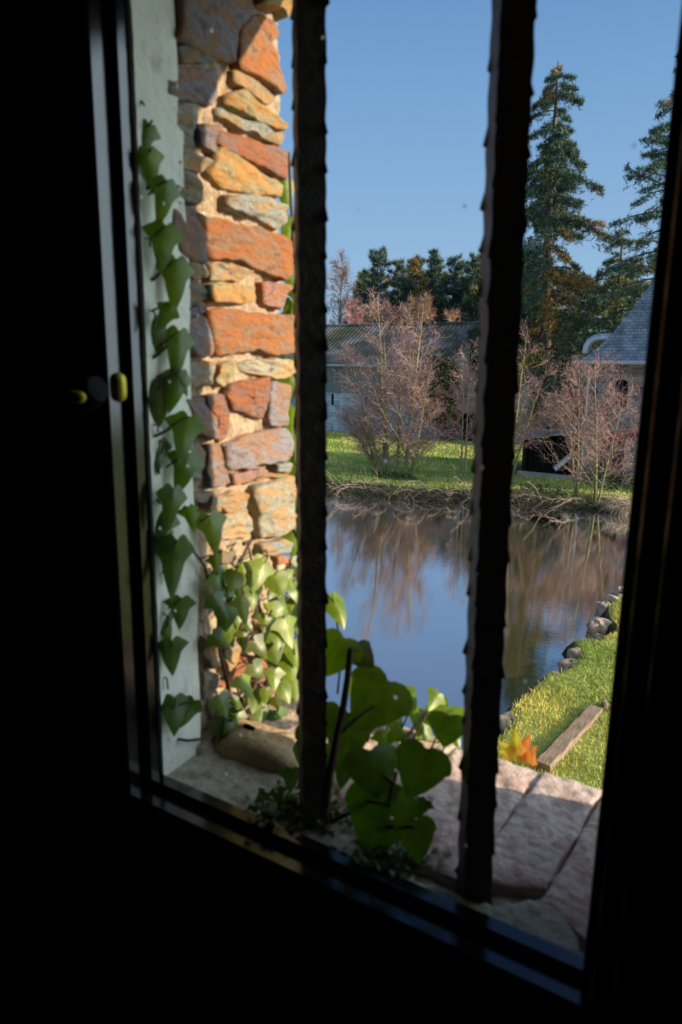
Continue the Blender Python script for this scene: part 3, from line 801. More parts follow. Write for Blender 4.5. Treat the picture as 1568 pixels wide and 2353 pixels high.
for k in range(40):
    x, y = random.uniform(505, 700), random.uniform(1300, 1740)
    if 505 < x < 600 and 1480 < y < 1600: continue
    p = atX(x, y, XL + .008 + .02 * random.random())
    px_leaf(b, x, y, random.uniform(30, 62), R(random.uniform(-60, 60)), p, tow=random.uniform(.1, .6), col=np.array([.75, .9, .5]) * random.uniform(.6, 1.3), seed=k + 1)
for seg in ([(560, 1760), (575, 1650), (590, 1540), (600, 1420), (585, 1320), (570, 1250)], [(660, 1780), (655, 1650), (660, 1520), (670, 1400), (668, 1300)], [(575, 1650), (530, 1600), (505, 1500), (500, 1400), (510, 1330)],
            [(560, 1250), (578, 1240), (560, 1275), (545, 1300)], [(640, 1790), (610, 1700), (570, 1680), (500, 1700)]):
    st.tube([atX(x, y, XL + .013 + .004 * random.random()) for x, y in seg], np.linspace(.003, .0015, len(seg)), n=6)
for k in range(46):
    x, y = random.uniform(510, 690), random.uniform(1300, 1720)
    p = atX(x, y, XL + .02 + .02 * random.random())
    d = np.array([random.uniform(-1, 1), random.uniform(-1, 1), random.uniform(-1, 1)]) * .006
    st.tube([p - d, p, p + d], [.0012, .0018, .0008], n=5)
o = b.build('leaves', m_ivy, smooth=True); child_of(o, clump)
o = st.build('stem', m_ivystem, smooth=True); child_of(o, clump)

# --- ivy peeping round the outside edge of the jamb
edge = empty('ivy_strand', (XL, YO + .02, -.3)); tag(edge, 'thin strand of ivy hanging behind the outer edge of the stone jamb', 'ivy')
b = MB(); st = MB()
for (x, y, h, rot, col) in [(652,366,30,20,(.8,.9,.5)), (657,448,70,4,(.9,1.1,.6)), (664,530,70,-8,(1.2,1.3,.8)), (672,580,90,4,(1.1,1.2,.6)), (668,640,60,20,(1.1,1.2,.5)), (664,712,50,-16,(1,1.1,.5)), (674,760,90,2,(.9,.8,.5)),
                            (668,890,60,6,(1.1,1.1,.7)), (673,970,80,-6,(1.2,1.4,.5)), (676,1065,60,10,(1.3,1.3,.7)), (674,1120,60,-6,(1,1.1,.5)), (676,1165,60,4,(1,1.1,.5)), (672,1245,70,0,(1,1.1,.5)), (645,815,26,40,(.7,.8,.4)), (680,1010,50,0,(1,1.1,.5)), (668,1200,50,9,(1,1.1,.5)), (676, 840, 40, 4, (.9, 1, .5)), (690, 690, 60, 4, (.9, 1, .5)), (690, 1100, 70, 4, (.9, 1, .5))]:
    p = atY(x, y, YO + .02 + .015 * random.random())
    px_leaf(b, x, y, h, R(rot), p, tow=.5, base=(.6, -.2, 0), col=col, aspect=.9)
st.tube([atY(x, y, YO + .03) for x, y in [(664, 350), (668, 450), (674, 560), (678, 660), (676, 760), (682, 900), (684, 1010), (682, 1120), (684, 1240), (684, 1400), (690, 1560)]], .002, n=6)
o = b.build('leaves', m_ivy, smooth=True); child_of(o, edge)
o = st.build('stem', m_ivystem, smooth=True); child_of(o, edge)

# --- big leaved ivy standing on the sill between the bars
sil = empty('ivy_plant', tuple(atZ(760, 1850, ZS))); tag(sil, 'large leaved ivy rising from the sill between the two iron bars', 'ivy')
b = MB(); st = MB()
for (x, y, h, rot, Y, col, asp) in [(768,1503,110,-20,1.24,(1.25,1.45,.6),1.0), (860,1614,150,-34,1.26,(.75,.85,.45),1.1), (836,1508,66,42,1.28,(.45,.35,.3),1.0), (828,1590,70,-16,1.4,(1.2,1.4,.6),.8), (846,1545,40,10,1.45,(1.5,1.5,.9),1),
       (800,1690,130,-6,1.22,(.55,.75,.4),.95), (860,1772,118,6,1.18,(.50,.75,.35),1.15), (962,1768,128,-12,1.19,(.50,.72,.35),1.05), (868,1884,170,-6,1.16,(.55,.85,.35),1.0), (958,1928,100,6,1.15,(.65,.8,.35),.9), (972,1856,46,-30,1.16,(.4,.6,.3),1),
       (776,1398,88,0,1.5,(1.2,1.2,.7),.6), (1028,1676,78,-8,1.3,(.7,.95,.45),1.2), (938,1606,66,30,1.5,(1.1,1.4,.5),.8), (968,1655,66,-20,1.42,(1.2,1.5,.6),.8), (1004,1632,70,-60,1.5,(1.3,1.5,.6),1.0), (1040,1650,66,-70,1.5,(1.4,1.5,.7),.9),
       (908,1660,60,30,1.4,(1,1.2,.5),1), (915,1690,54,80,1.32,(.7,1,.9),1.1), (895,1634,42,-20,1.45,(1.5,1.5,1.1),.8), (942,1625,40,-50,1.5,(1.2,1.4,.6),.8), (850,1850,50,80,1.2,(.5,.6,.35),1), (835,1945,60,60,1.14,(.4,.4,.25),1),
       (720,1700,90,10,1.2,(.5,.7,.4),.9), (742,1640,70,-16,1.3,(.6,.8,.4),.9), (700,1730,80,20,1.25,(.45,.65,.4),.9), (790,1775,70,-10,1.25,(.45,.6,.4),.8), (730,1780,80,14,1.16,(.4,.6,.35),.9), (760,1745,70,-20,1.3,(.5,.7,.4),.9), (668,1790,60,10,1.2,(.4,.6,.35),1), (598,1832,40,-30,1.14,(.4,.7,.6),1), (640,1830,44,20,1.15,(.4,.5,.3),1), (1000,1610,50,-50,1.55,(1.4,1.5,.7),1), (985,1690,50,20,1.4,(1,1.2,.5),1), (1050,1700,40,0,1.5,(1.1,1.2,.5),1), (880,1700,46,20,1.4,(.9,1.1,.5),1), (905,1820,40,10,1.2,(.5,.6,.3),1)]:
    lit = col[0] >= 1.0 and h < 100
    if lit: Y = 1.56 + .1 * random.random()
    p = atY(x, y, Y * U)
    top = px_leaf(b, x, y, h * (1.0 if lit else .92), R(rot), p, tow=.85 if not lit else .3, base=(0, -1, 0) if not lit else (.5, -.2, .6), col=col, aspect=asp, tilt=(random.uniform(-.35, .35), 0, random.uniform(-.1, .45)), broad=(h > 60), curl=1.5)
    sx = x * .8 + 158 * .2 * 5
    q = atY(x + (800 - x) * .25, min(y + 90, 1880), (Y * .6 + .62) * U)
    st.tube([np.array(top), (np.array(top) * .6 + q * .4) + np.array([0, 0, .006]), q], [.0008, .0011, .0015], n=5)
trunk = [(745, 1890, 1.16), (752, 1830, 1.165), (762, 1760, 1.175), (775, 1690, 1.19), (790, 1620, 1.2), (799, 1560, 1.21), (806, 1488, 1.215)]
st.tube([atY(x, y, Y * U) for x, y, Y in trunk], [.0052, .0048, .0045, .0042, .004, .0038, .0034], n=8)
for seg in ([(775, 1690, 1.19), (820, 1650, 1.22), (862, 1620, 1.26)], [(806, 1490, 1.215), (826, 1492, 1.24)], [(870, 1990, 1.15), (880, 1900, 1.17), (905, 1800, 1.2), (930, 1700, 1.3), (975, 1640, 1.45), (1030, 1640, 1.5)],
            [(745, 1890, 1.16), (690, 1860, 1.18), (640, 1800, 1.25), (600, 1740, 1.32)], [(905, 1800, 1.2), (868, 1770, 1.19)], [(880, 1900, 1.17), (955, 1900, 1.15)], [(760, 1890, 1.16), (800, 1870, 1.16), (850, 1840, 1.17), (900, 1850, 1.18)]):
    st.tube([atY(x, y, Y * U) for x, y, Y in seg], np.linspace(.0026, .0014, len(seg)), n=6)
o = b.build('leaves', m_ivy, smooth=True); child_of(o, sil)
o = st.build('stem', m_ivystem, smooth=True); child_of(o, sil)

# --- dead leaf litter and moss on the sill
b = MB()
for k in range(420):
    t = random.random()
    if t < .6: x, y = random.gauss(690, 70), random.gauss(1862, 22)
    else: x, y = random.gauss(900, 50), random.gauss(1975, 22)
    if y > 1795 + (x - 358) * .4316 - 18 or x < 560: continue
    p = atZ(x, y, ZS + random.uniform(0, .012) * (1 if t < .6 else .6))
    add_leaf(b, p, random.uniform(.004, .012), random.uniform(0, 6), (random.uniform(-1, 1), random.uniform(-1, 1), 1), np.array([.5, .42, .25]) * random.uniform(.4, 1.3), k)
tag(b.build('leaf_litter', m_ivy), 'dark leaf litter and moss gathered around the foot of the bars', 'leaf litter', kind='stuff')

# --- red and yellow shoots on the outer edge
shoot = empty('red_shoot', tuple(atZ(1190, 1738, ZS))); tag(shoot, 'small tuft of red and yellow leaves on the outer sill edge', 'plant')
b = MB()
for (x, y, h, rot, col) in [(1170,1722,46,60,(1,1.6,1)), (1186,1706,56,6,(.95,1.9,1)), (1206,1712,50,-24,(1.1,.9,1)), (1218,1730,40,-40,(1.1,.75,1.2)), (1225,1742,34,-10,(1.2,1,1)), (1196,1728,40,30,(1,1,1)), (1158,1732,30,70,(.9,1.6,.8)), (1210,1735,36,10,(1,1,.8))]:
    p = atY(x, y, YO + .012 + .02 * random.random())
    px_leaf(b, x, y, h, R(rot) + math.pi, p, tow=.7, base=(.3, -.6, .2), col=col, aspect=.75)
o = b.build('leaves', m_redleaf, smooth=True); child_of(o, shoot)

# ================================================================== THE GROUNDS
shore = [(-60, 8.6), (-60, 5.5)]
near = [(-2.5, -3.0), (-2.45, 4.0), (-2.35, 6.6), (-2.27, 7.59), (-2.38, 8.1), (-2.3, 8.8), (-2.25, 9.3), (-2.05, 9.7), (-2.05, 10.3), (-2.25, 10.7), (-1.9, 11.1), (-1.75, 11.7), (-2.0, 12.3), (-2.15, 12.9), (-1.95, 13.6), (-2.05, 14.2), (-1.6, 16), (-.4, 19), (1.5, 22.0)]
far = [(1.5, 23.9), (-3.46, 22.81), (-5.2, 22.0), (-7, 21.9), (-9, 20.9), (-12.5, 19.92), (-16, 18.8), (-24, 16.6), (-60, 8.0)]
pond = np.array(near + far + [(-60, -3)])
def sd_poly(P, poly):
    x, y = P[..., 0], P[..., 1]
    d = np.full(x.shape, 1e9); inside = np.zeros(x.shape, bool)
    n = len(poly)
    for i in range(n):
        a, c = poly[i], poly[(i+1) % n]
        e = c - a; w = np.stack([x - a[0], y - a[1]], -1)
        t = np.clip((w @ e) / (e @ e), 0, 1)
        q = w - t[..., None] * e
        d = np.minimum(d, np.hypot(q[..., 0], q[..., 1]))
        cond = ((a[1] > y) != (c[1] > y)) & (x < (c[0]-a[0]) * (y-a[1]) / (c[1]-a[1] + 1e-12) + a[0])
        inside ^= cond
    return np.where(inside, -d, d)
gx = np.concatenate([np.linspace(-90, -30, 30, endpoint=False), np.linspace(-30, -4, 110, endpoint=False), np.linspace(-4, 3, 70, endpoint=False), np.linspace(3, 40, 20)])
gy = np.concatenate([np.linspace(.80, 6, 24, endpoint=False), np.linspace(6, 28, 180, endpoint=False), np.linspace(28, 48, 40, endpoint=False), np.linspace(48, 130, 20)])
GXX, GYY = np.meshgrid(gx, gy, indexing='ij')
PP = np.stack([GXX, GYY], -1)
sd = sd_poly(PP, pond)
P3 = np.stack([GXX, GYY, np.zeros_like(GXX)], -1)
isnear = (GXX > -3.2) & (GYY < 20)
slope_w = np.where(isnear, .22, 2.3)
tt = np.clip((sd + .15) / slope_w, 0, 1)
Zg = WATER - .12 + (LAWN - WATER + .12) * (1 - (1 - tt) ** 2) + np.where(sd < -.15, np.clip((sd + .15) * .5, -.8, 0), 0)
Zg += np.where(sd > 0, .03 * vnoise(P3, 31, 1.1), 0) * np.clip(sd, 0, 1) + np.where(tt < 1, .05 * vnoise(P3, 33, 4), 0)
Zg += np.where(GYY > 50, (GYY - 50) * .02, 0)
P3[..., 2] = Zg
mud = np.array([.020, .016, .010]); gr1 = np.array([.09, .20, .045]); gr2 = np.array([.42, .44, .12])
mixn = np.clip(.5 + .8 * vnoise(P3, 35, .7) + .35 * isnear, 0, 1)[..., None]
gcol = gr1 * (1 - mixn * .6) + gr2 * mixn * .6
bank = np.clip(1 - (sd / np.where(isnear, .12, 1.5)), 0, 1)[..., None]
gcol = gcol * (1 - bank) + mud * bank
far_wood = np.clip((GYY - 46) / 6, 0, 1)[..., None]
gcol = gcol * (1 - far_wood) + np.array([.05, .06, .025]) * far_wood
b = MB(); ny = len(gy); nx = len(gx)
q = (np.arange(nx-1)[:, None] * ny + np.arange(ny-1)[None]).ravel()
b.add(P3.reshape(-1, 3), np.stack([q, q + ny, q + ny + 1, q + 1], 1), gcol.reshape(-1, 3))
tag(b.build('ground', m_ground, smooth=True), kind='structure')
def ground_z(x, y):
    x = np.asarray(x, float); y = np.asarray(y, float)
    i = np.clip(np.searchsorted(gx, x) - 1, 0, nx - 2); j = np.clip(np.searchsorted(gy, y) - 1, 0, ny - 2)
    fx = (x - gx[i]) / (gx[i+1] - gx[i]); fy = (y - gy[j]) / (gy[j+1] - gy[j])
    return Zg[i, j]*(1-fx)*(1-fy) + Zg[i+1, j]*fx*(1-fy) + Zg[i, j+1]*(1-fx)*fy + Zg[i+1, j+1]*fx*fy
b = MB(); b.add([(-60, .7, WATER), (6, .7, WATER), (6, 26, WATER), (-60, 26, WATER)], [(0, 1, 2, 3)])
tag(b.build('water', m_water), kind='structure')

# grass blades
def blades(b, x, y, h, w, lean, cols, z=None):
    n = len(x); z = ground_z(x, y) if z is None else z
    a = rng.uniform(0, 6.283, n); la = rng.uniform(0, 6.283, n)
    base = np.stack([x, y, z - .01], -1)
    s = np.stack([np.cos(a), np.sin(a), np.zeros(n)], -1) * (w / 2)[:, None]
    tip = base + np.stack([np.cos(la) * lean * h, np.sin(la) * lean * h, h], -1)
    v = np.stack([base - s, base + s, tip], 1).reshape(-1, 3)
    f = np.arange(3 * n).reshape(-1, 3)
    b.add(v, f, np.repeat(cols, 3, 0))
def grass_field(n, x0, x1, y0, y1, h, w, margin, tint=(1, 1, 1)):
    tint = np.array(tint)
    x = rng.uniform(x0, x1, n); y = rng.uniform(y0, y1, n)
    k = sd_poly(np.stack([x, y], -1), pond) > margin; x, y = x[k], y[k]; n = len(x)
    P = np.stack([x, y, x * 0], -1)
    t = np.clip(.45 + .6 * vnoise(P, 51, 1.6) + rng.normal(0, .25, n), 0, 1)[:, None]
    c = np.array([.12, .22, .03]) * (1 - t) + np.array([.55, .50, .12]) * t
    hh = h * rng.uniform(.5, 1.4, n) * (1 + .35 * vnoise(P, 53, 5))
    return x, y, hh, np.full(n, w), rng.uniform(.1, .8, n), c * tint
b = MB(); blades(b, *grass_field(95000, -2.6, 1.2, 5.6, 16, .055, .010, .04, (1.55, 1.4, 1.6)))
tag(b.build('near_grass', m_grass), 'short sunlit grass on the near bank below the window', 'grass', kind='stuff')
b = MB(); blades(b, *grass_field(90000, -27, 1, 19, 38, .09, .03, .9, (1.25, 1.25, 1.5)))
tag(b.build('far_grass', m_grass), 'green lawn beyond the moat in front of the barn', 'grass', kind='stuff')

# overhanging dead grass and brambles on the far bank
def polyline_stuff(b, starts, dirs, L, r, nseg, droop, wob, cols, sides=3):
    n = len(starts); P = starts.copy(); D = dirs / np.linalg.norm(dirs, axis=1, keepdims=True)
    for k in range(nseg):
        D = D + rng.normal(0, wob, (n, 3)); D[:, 2] -= droop
        D /= np.linalg.norm(D, axis=1, keepdims=True)
        Q = P + D * (L / nseg)[:, None]
        b.segs(P, Q, r * (1 - k / nseg) + r * .12, r * (1 - (k+1) / nseg) + r * .12, n=sides, col=cols)
        P = Q
    return P
def bank_points(n, s0=0, s1=1, off=(0, 1.2)):
    pl = np.array(far[1:8]); seg = np.linalg.norm(np.diff(pl, axis=0), axis=1); cum = np.concatenate([[0], np.cumsum(seg)]) / seg.sum()
    t = rng.uniform(s0, s1, n)
    x = np.interp(t, cum, pl[:, 0]); y = np.interp(t, cum, pl[:, 1])
    o = rng.uniform(off[0], off[1], n)
    return np.stack([x - o * .28, y + o * .95], -1)
b = MB(); n = 9000
p2 = bank_points(n, off=(.0, 1.7)); st_ = np.stack([p2[:, 0], p2[:, 1], ground_z(p2[:, 0], p2[:, 1])], -1)
d = np.stack([rng.normal(0, .5, n), rng.normal(-.5, .45, n), rng.uniform(.3, 1.3, n)], -1)
cc = np.array([.050, .041, .033]) * rng.uniform(.2, 1.7, (n, 1))
polyline_stuff(b, st_, d, rng.uniform(.2, .5, n), np.full(n, .0065), 4, .3, .15, cc)
n = 3000
p2 = bank_points(n, off=(.0, .8)); st_ = np.stack([p2[:, 0], p2[:, 1], ground_z(p2[:, 0], p2[:, 1])], -1)
d = np.stack([rng.normal(0, .6, n), rng.normal(-.7, .45, n), rng.uniform(.1, .8, n)], -1)
polyline_stuff(b, st_, d, rng.uniform(.2, .5, n), np.full(n, .012), 4, .4, .2, np.array([.05, .07, .03]) * rng.uniform(.5, 1.5, (n, 1)))
tag(b.build('bank_undergrowth', m_bark), 'tangled dead grass and brambles overhanging the far bank of the moat', 'undergrowth', kind='stuff')
# pale tuft at the right
tuft = MB(); n = 420
c0 = atZ(1440, 1165, LAWN - .05)
st_ = np.stack([rng.normal(c0[0], .22, n), rng.normal(c0[1] - .3, .12, n), np.full(n, LAWN + .02)], -1)
d = np.stack([rng.normal(0, .5, n), rng.normal(-.2, .4, n), rng.uniform(.4, 1, n)], -1)
polyline_stuff(tuft, st_, d, rng.uniform(.4, .8, n), np.full(n, .008), 6, .34, .12, np.array([.50, .40, .30]) * rng.uniform(.6, 1.2, (n, 1)))
o = tuft.build('grass_tuft', m_bark); tag(o, 'pale drooping tuft of dry grass at the right end of the far bank', 'grass tuft')

# stones along the near shore
SHN = [(1185,1672,.20,'largest grey shore stone, nearest below the window'), (1230,1650,.13,'pinkish shore stone just beyond the largest one'), (1245,1620,.13,'mossy shore stone under the short grass slope'),
       (1256,1598,.12,'bluish lichen covered shore stone'), (1288,1570,.20,'long flat pale shore slab'), (1270,1585,.10,'ochre lichened shore stone beside the flat slab'),
       (1322,1530,.17,'dark shore stone standing out in the water'), (1340,1512,.18,'pale pointed driftwood coloured shore stone'), (1352,1545,.10,'small brown stone at the water edge by the grass'),
       (1385,1435,.20,'white and ochre stone where the bank steps back'), (1400,1400,.24,'pale grey boulder at the far end of the near bank'), (1424,1385,.22,'green stained boulder behind the pale boulder'), (1375,1440,.14,'flat greenish shore stone low in the water'), (1436,1362,.16,'topmost small pale stone of the near bank')]
for i, (x, y, r, lab) in enumerate(SHN):
    p = atZ(x, y, WATER + .09)
    b = MB(); rr = random.Random(i)
    boulder(b, (0, 0, 0), (r * rr.uniform(.9, 1.2), r * rr.uniform(.55, .9), r * rr.uniform(.5, .8)), 200 + i * 3, np.array([1, 1, 1]) * rr.uniform(.75, 1.25) * np.array([1, rr.uniform(.92, 1.05), rr.uniform(.8, 1.05)]), amp=.3)
    o = b.build('shore_stone', m_shore, smooth=False, fixn=True)
    o.location = (p[0] - .06, p[1], WATER + .07); o.rotation_euler = (0, 0, rr.uniform(0, 3))
    tag(o, lab, 'stone', 'stones edging the near bank')

srr = random.Random(5)
for k in range(16):
    t = k / 15
    x = float(np.interp(t, [0, .3, .6, .8, 1], [1215, 1240, 1290, 1335, 1375])) + srr.uniform(-5, 5); y = float(np.interp(t, [0, .3, .6, .8, 1], [1655, 1612, 1563, 1528, 1462])) + srr.uniform(-4, 4)
    p = atZ(x, y, WATER + .12); b = MB(); r = srr.uniform(.045, .085)
    boulder(b, (0, 0, 0), (r * 1.2, r * .8, r * .6), 400 + k * 3, np.array([1.25, 1.15, 1.0]) * srr.uniform(.7, 1.2), nu=18, nv=12, amp=.3)
    o = b.build('shore_stone', m_shore, fixn=True); o.location = (p[0], p[1], WATER + .12); o.rotation_euler = (0, 0, srr.uniform(0, 3))
    tag(o, 'one of the fist sized pale stones lining the near lawn edge', 'stone', 'small stones lining the near lawn edge')
# timber edging lying in the grass
def plank(a, c, w, h, name, label, z):
    a = np.array(a); c = np.array(c); d = (c - a) / np.linalg.norm(c - a); s = np.array([-d[1], d[0]])
    b = MB(); n = 14; ts = np.linspace(0, 1, n); L = np.linalg.norm(c - a)
    rows = []
    for k, t in enumerate(ts):
        m = a + (c - a) * t; wv = w * (1 + .06 * math.sin(k * 2.3)); hz = .008 * math.sin(k * 1.7)
        rows += [(*(m - s * wv / 2), z - h), (*(m - s * wv / 2), z + hz - .008), (*(m - s * wv * .44), z + hz), (*(m + s * wv * .44), z + hz), (*(m + s * wv / 2), z + hz - .008), (*(m + s * wv / 2), z - h)]
    f = [(6*i+k, 6*i+k+1, 6*i+7+k, 6*i+6+k) for i in range(n-1) for k in range(5)]
    b.add(rows, f)
    for e in (0, 6*(n-1)): b.add(rows[e:e+6], [(0, 1, 2, 5), (2, 3, 4, 5)])
    return tag(b.build(name, m_wood, fixn=True), label, 'timber')
plank((-1.62, 6.85), (-1.41, 8.50), .17, .15, 'timber_edging', 'long weathered timber beam edging the near lawn', LAWN + .09)
plank((-1.36, 8.62), (-1.05, 8.80), .11, .15, 'timber_edging', 'short weathered timber continuing at an angle past the long beam', LAWN + .10)

# ================================================================== BUILDINGS
# --- barn
barn = empty('barn', (-28, 43, LAWN)); tag(barn, 'long low barn with grey corrugated roof beyond the lawn', 'barn')
def part(b, name, mat, root, label=None, **k):
    o = b.build(name, mat, **k); child_of(o, root)
    if label: o['label'] = label
    return o
BX0, BX1, BY, BR, BB = -44, -16.3, 38.6, 43.3, 48.0
b = MB(); b.box((BX0, BY, LAWN - .1), (-25.9, BY + .3, -1.7)); part(b, 'lower_wall', noisy('blue_grey_render', [(.3, (.27, .33, .42)), (.7, (.36, .43, .52))], scale=1.2, bump=.2), barn, 'smooth blue grey wall')
b = MB(); b.box((-25.9, BY, LAWN - .1), (BX1, BY + .3, -1.5)); part(b, 'block_wall', m_block, barn, 'pale blockwork wall')
b = MB()
for k, x in enumerate(np.arange(BX0, BX1, .22)):
    b.box((x, BY - .03 + (k % 2) * .02, -1.72), (x + .205, BY + .2, .06))
part(b, 'board_wall', m_board, barn, 'grey upright boards under the eaves')
b = MB()
xs = np.arange(BX0, BX1 + .35, .045)
rows = []
for (y, z) in ((BY - .35, .02), (BY + 2.0, 1.19), (BR, 2.75)):
    rows.append(np.stack([xs, np.full_like(xs, y), z + .045 * np.sin(xs * 2 * math.pi / .30)], -1))
V = np.concatenate(rows); m = len(xs); k = np.arange(m - 1)
b.add(V, np.concatenate([np.stack([i*m + k, i*m + k + 1, (i+1)*m + k + 1, (i+1)*m + k], 1) for i in range(2)]))
V2 = V.copy(); V2[:, 2] -= .05
b.add(V2, np.concatenate([np.stack([i*m + k + 1, i*m + k, (i+1)*m + k, (i+1)*m + k + 1], 1) for i in range(2)]))
b.add([(BX0, BR, 2.75), (BX1 + .35, BR, 2.75), (BX1 + .35, BB, .1), (BX0, BB, .1)], [(0, 1, 2, 3)])
part(b, 'roof', m_corr, barn, 'mossy corrugated roof', smooth=True)
b = MB(); b.tube([(x, BR, 2.78) for x in np.linspace(BX0, BX1 + .35, 12)], .09, n=8); part(b, 'ridge_cap', m_corr, barn)
b = MB(); b.tube([(x, BY - .42, .0) for x in np.linspace(BX0, BX1, 12)], .07, n=8); part(b, 'gutter', m_metal, barn)
# gable end: rubble below, zinc sheets above with a dark open slot
b = MB(); b.prism([(BY, LAWN - .1), (BB, LAWN - .1), (BB, .0), (BR, 2.65), (BY, .0)], BX1 - .25, BX1, axis=0); part(b, 'gable_wall', m_rubble, barn, fixn=True)
b = MB()
for k, y in enumerate(np.arange(BY + 1.0, BB - .4, .14)):
    if 41.35 < y < 41.75 or 42.2 < y < 42.3: continue
    top = (y - BY) / (BR - BY) * 2.65 if y < BR else (BB - y) / (BB - BR) * 2.65
    b.box((BX1, y, -.85 + .03 * (k % 3)), (BX1 + .05 + .03 * (k % 2), y + .14, top - .05))
part(b, 'gable_cladding', m_zinc, barn, 'shiny zinc sheets')
b = MB(); b.box((BX1 + .005, 41.3, -1.2), (BX1 + .03, 41.8, 1.5)); part(b, 'gable_slot', m_dark, barn)
for i, x in enumerate((-24.4, -21.9, -20.9)):
    b = MB(); b.box((x, BY - .015, -2.5), (x + .16, BY + .02, -1.9 if i else -1.8)); part(b, 'vent', m_dark, barn)
b = MB()
for x in (-27.9, -26.0):
    b = MB(); b.box((x, BY - .06, LAWN), (x + .10, BY, -1.75)); part(b, 'door_post', m_board, barn)
# dark doorway with a ladder left of the near bar
b = MB(); p = atY(664, 900, BY); b.box((-30.6, BY - .02, LAWN), (-28.6, BY + .02, -1.9)); part(b, 'barn_door', noisy('blue_door', [(.3, (.07, .10, .15)), (.7, (.11, .15, .21))], scale=3, bump=0), barn)

# things against the barn
def at_barn(x, y): return atY(x, y, BY - .5)
p = at_barn(990, 995)
wb = empty('white_panel', (p[0], p[1], LAWN)); tag(wb, 'low white panel with two upright red strips leaning by the barn wall', 'panel')
b = MB(); b.box((p[0] - .42, p[1], LAWN), (p[0] + .42, p[1] + .05, LAWN + .72)); part(b, 'board', m_white, wb)
for dx, hh in ((-.22, .5), (.08, .4)):
    b = MB(); b.box((p[0] + dx, p[1] - .02, LAWN + .02), (p[0] + dx + .1, p[1], LAWN + hh)); part(b, 'red_strip', m_red, wb)
p = at_barn(1034, 1000)
b = MB(); b.tube([(p[0], p[1] - .2, LAWN - .02), (p[0], p[1] - .2, LAWN + .35), (p[0], p[1] - .2, LAWN + .55)], [.30, .34, .36], n=16)
tag(b.build('dark_tub', m_dark, smooth=False), 'dark round tub on the grass right of the white panel', 'tub')
p = at_barn(1052, 985)
b = MB(); b.tube([(p[0] - .2, p[1] - .4, LAWN + .1), (p[0], p[1] - .4, LAWN + .5), (p[0] + .1, p[1] - .4, LAWN + 1.0), (p[0] + .2, p[1] - .4, LAWN + 1.3)], [.06, .08, .06, .03], n=6)
tag(b.build('red_hose', m_red), 'red bent hose hanging right of the dark tub', 'hose')

# --- low outbuilding between barn and tower
ob = empty('stone_outbuilding', (-13.5, 37, LAWN)); tag(ob, 'low rubble outbuilding standing against the right end of the barn', 'outbuilding')
b = MB(); b.box((-16.25, 38.7, LAWN - .1), (-11.6, 41.2, -.9)); part(b, 'wall', m_rubble, ob)
b = MB(); b.add([(-16.2, 38.2, -2.45), (-11.5, 38.2, -2.45), (-11.5, 38.75, -2.1), (-16.2, 38.75, -2.1)], [(0, 1, 2, 3)]); b.box((-16.2, 38.18, -2.52), (-11.5, 38.25, -2.42))
part(b, 'canopy_roof', m_wood, ob)
b = MB(); b.box((-15.4, 38.66, LAWN), (-14.6, 38.71, -2.7)); part(b, 'doorway', m_dark, ob)

ws = empty('slate_outhouse', (-9.5, 42, LAWN)); tag(ws, 'long outhouse with old mossy slate roof left of the tower', 'outbuilding')
b = MB(); b.box((-12.9, 40.2, LAWN - .1), (-6.0, 44.5, -2.1)); part(b, 'wall', m_rubble, ws)
b = MB()
b.prism([(39.8, -2.12), (43.2, .26), (43.4, .26), (45.5, -1.4), (45.5, -1.55), (43.3, .10), (39.8, -2.27)], -13.1, -5.9, axis=0)
part(b, 'roof', m_oldslate, ws, fixn=True)

# --- open shelter against the tower
shl = empty('open_shelter', (-7.2, 29.5, LAWN)); tag(shl, 'dark open shelter with a sloping grey roof beside the tower foot', 'shelter')
b = MB(); b.box((-8.35, 31.0, LAWN), (-6.0, 31.1, -2.5)); b.box((-8.4, 28.0, LAWN), (-8.3, 31.1, -2.75)); part(b, 'back_panel', m_dark, shl)
b = MB(); b.add([(-8.8, 27.3, -2.82), (-6.02, 27.3, -2.28), (-6.02, 31.3, -2.18), (-8.8, 31.3, -2.72), (-8.8, 27.3, -2.90), (-6.02, 27.3, -2.36), (-6.02, 31.3, -2.26), (-8.8, 31.3, -2.8)], [(0, 1, 2, 3), (7, 6, 5, 4), (0, 4, 5, 1), (1, 5, 6, 2), (2, 6, 7, 3), (3, 7, 4, 0)])
part(b, 'roof', m_oldslate, shl)
for x in (-8.3, -7.0, -6.15):
    b = MB(); b.box((x, 27.55, LAWN), (x + .1, 27.65, -2.42 - (x < -8) * .35 - (-8 < x < -6.5) * .12)); part(b, 'post', m_dark, shl)
b = MB()
for k in range(9): b.box((-8.25 + k * .245, 28.2, LAWN), (-8.03 + k * .245, 28.24, -2.9)); 
part(b, 'slatted_front', m_dark, shl)
b = MB(); b.box((-8.4, 27.3, LAWN - .05), (-6.1, 27.55, LAWN + .15)); part(b, 'kerb', noisy('concrete', [(.3, G(.3)), (.7, G(.42))], scale=4), shl)

# silver flexible pipe
p0, p1 = atY(1275, 1078, 26.9), atY(1320, 1040, 27.1)
b = MB(); ts = np.linspace(0, 1, 60)
b.tube([p0 + (p1 - p0) * t for t in ts], [.115 + .012 * math.sin(t * 110) for t in ts], n=14)
tag(b.build('silver_duct', m_metal, smooth=True), 'short silver ribbed duct slanting up in front of the dark shelter', 'duct')

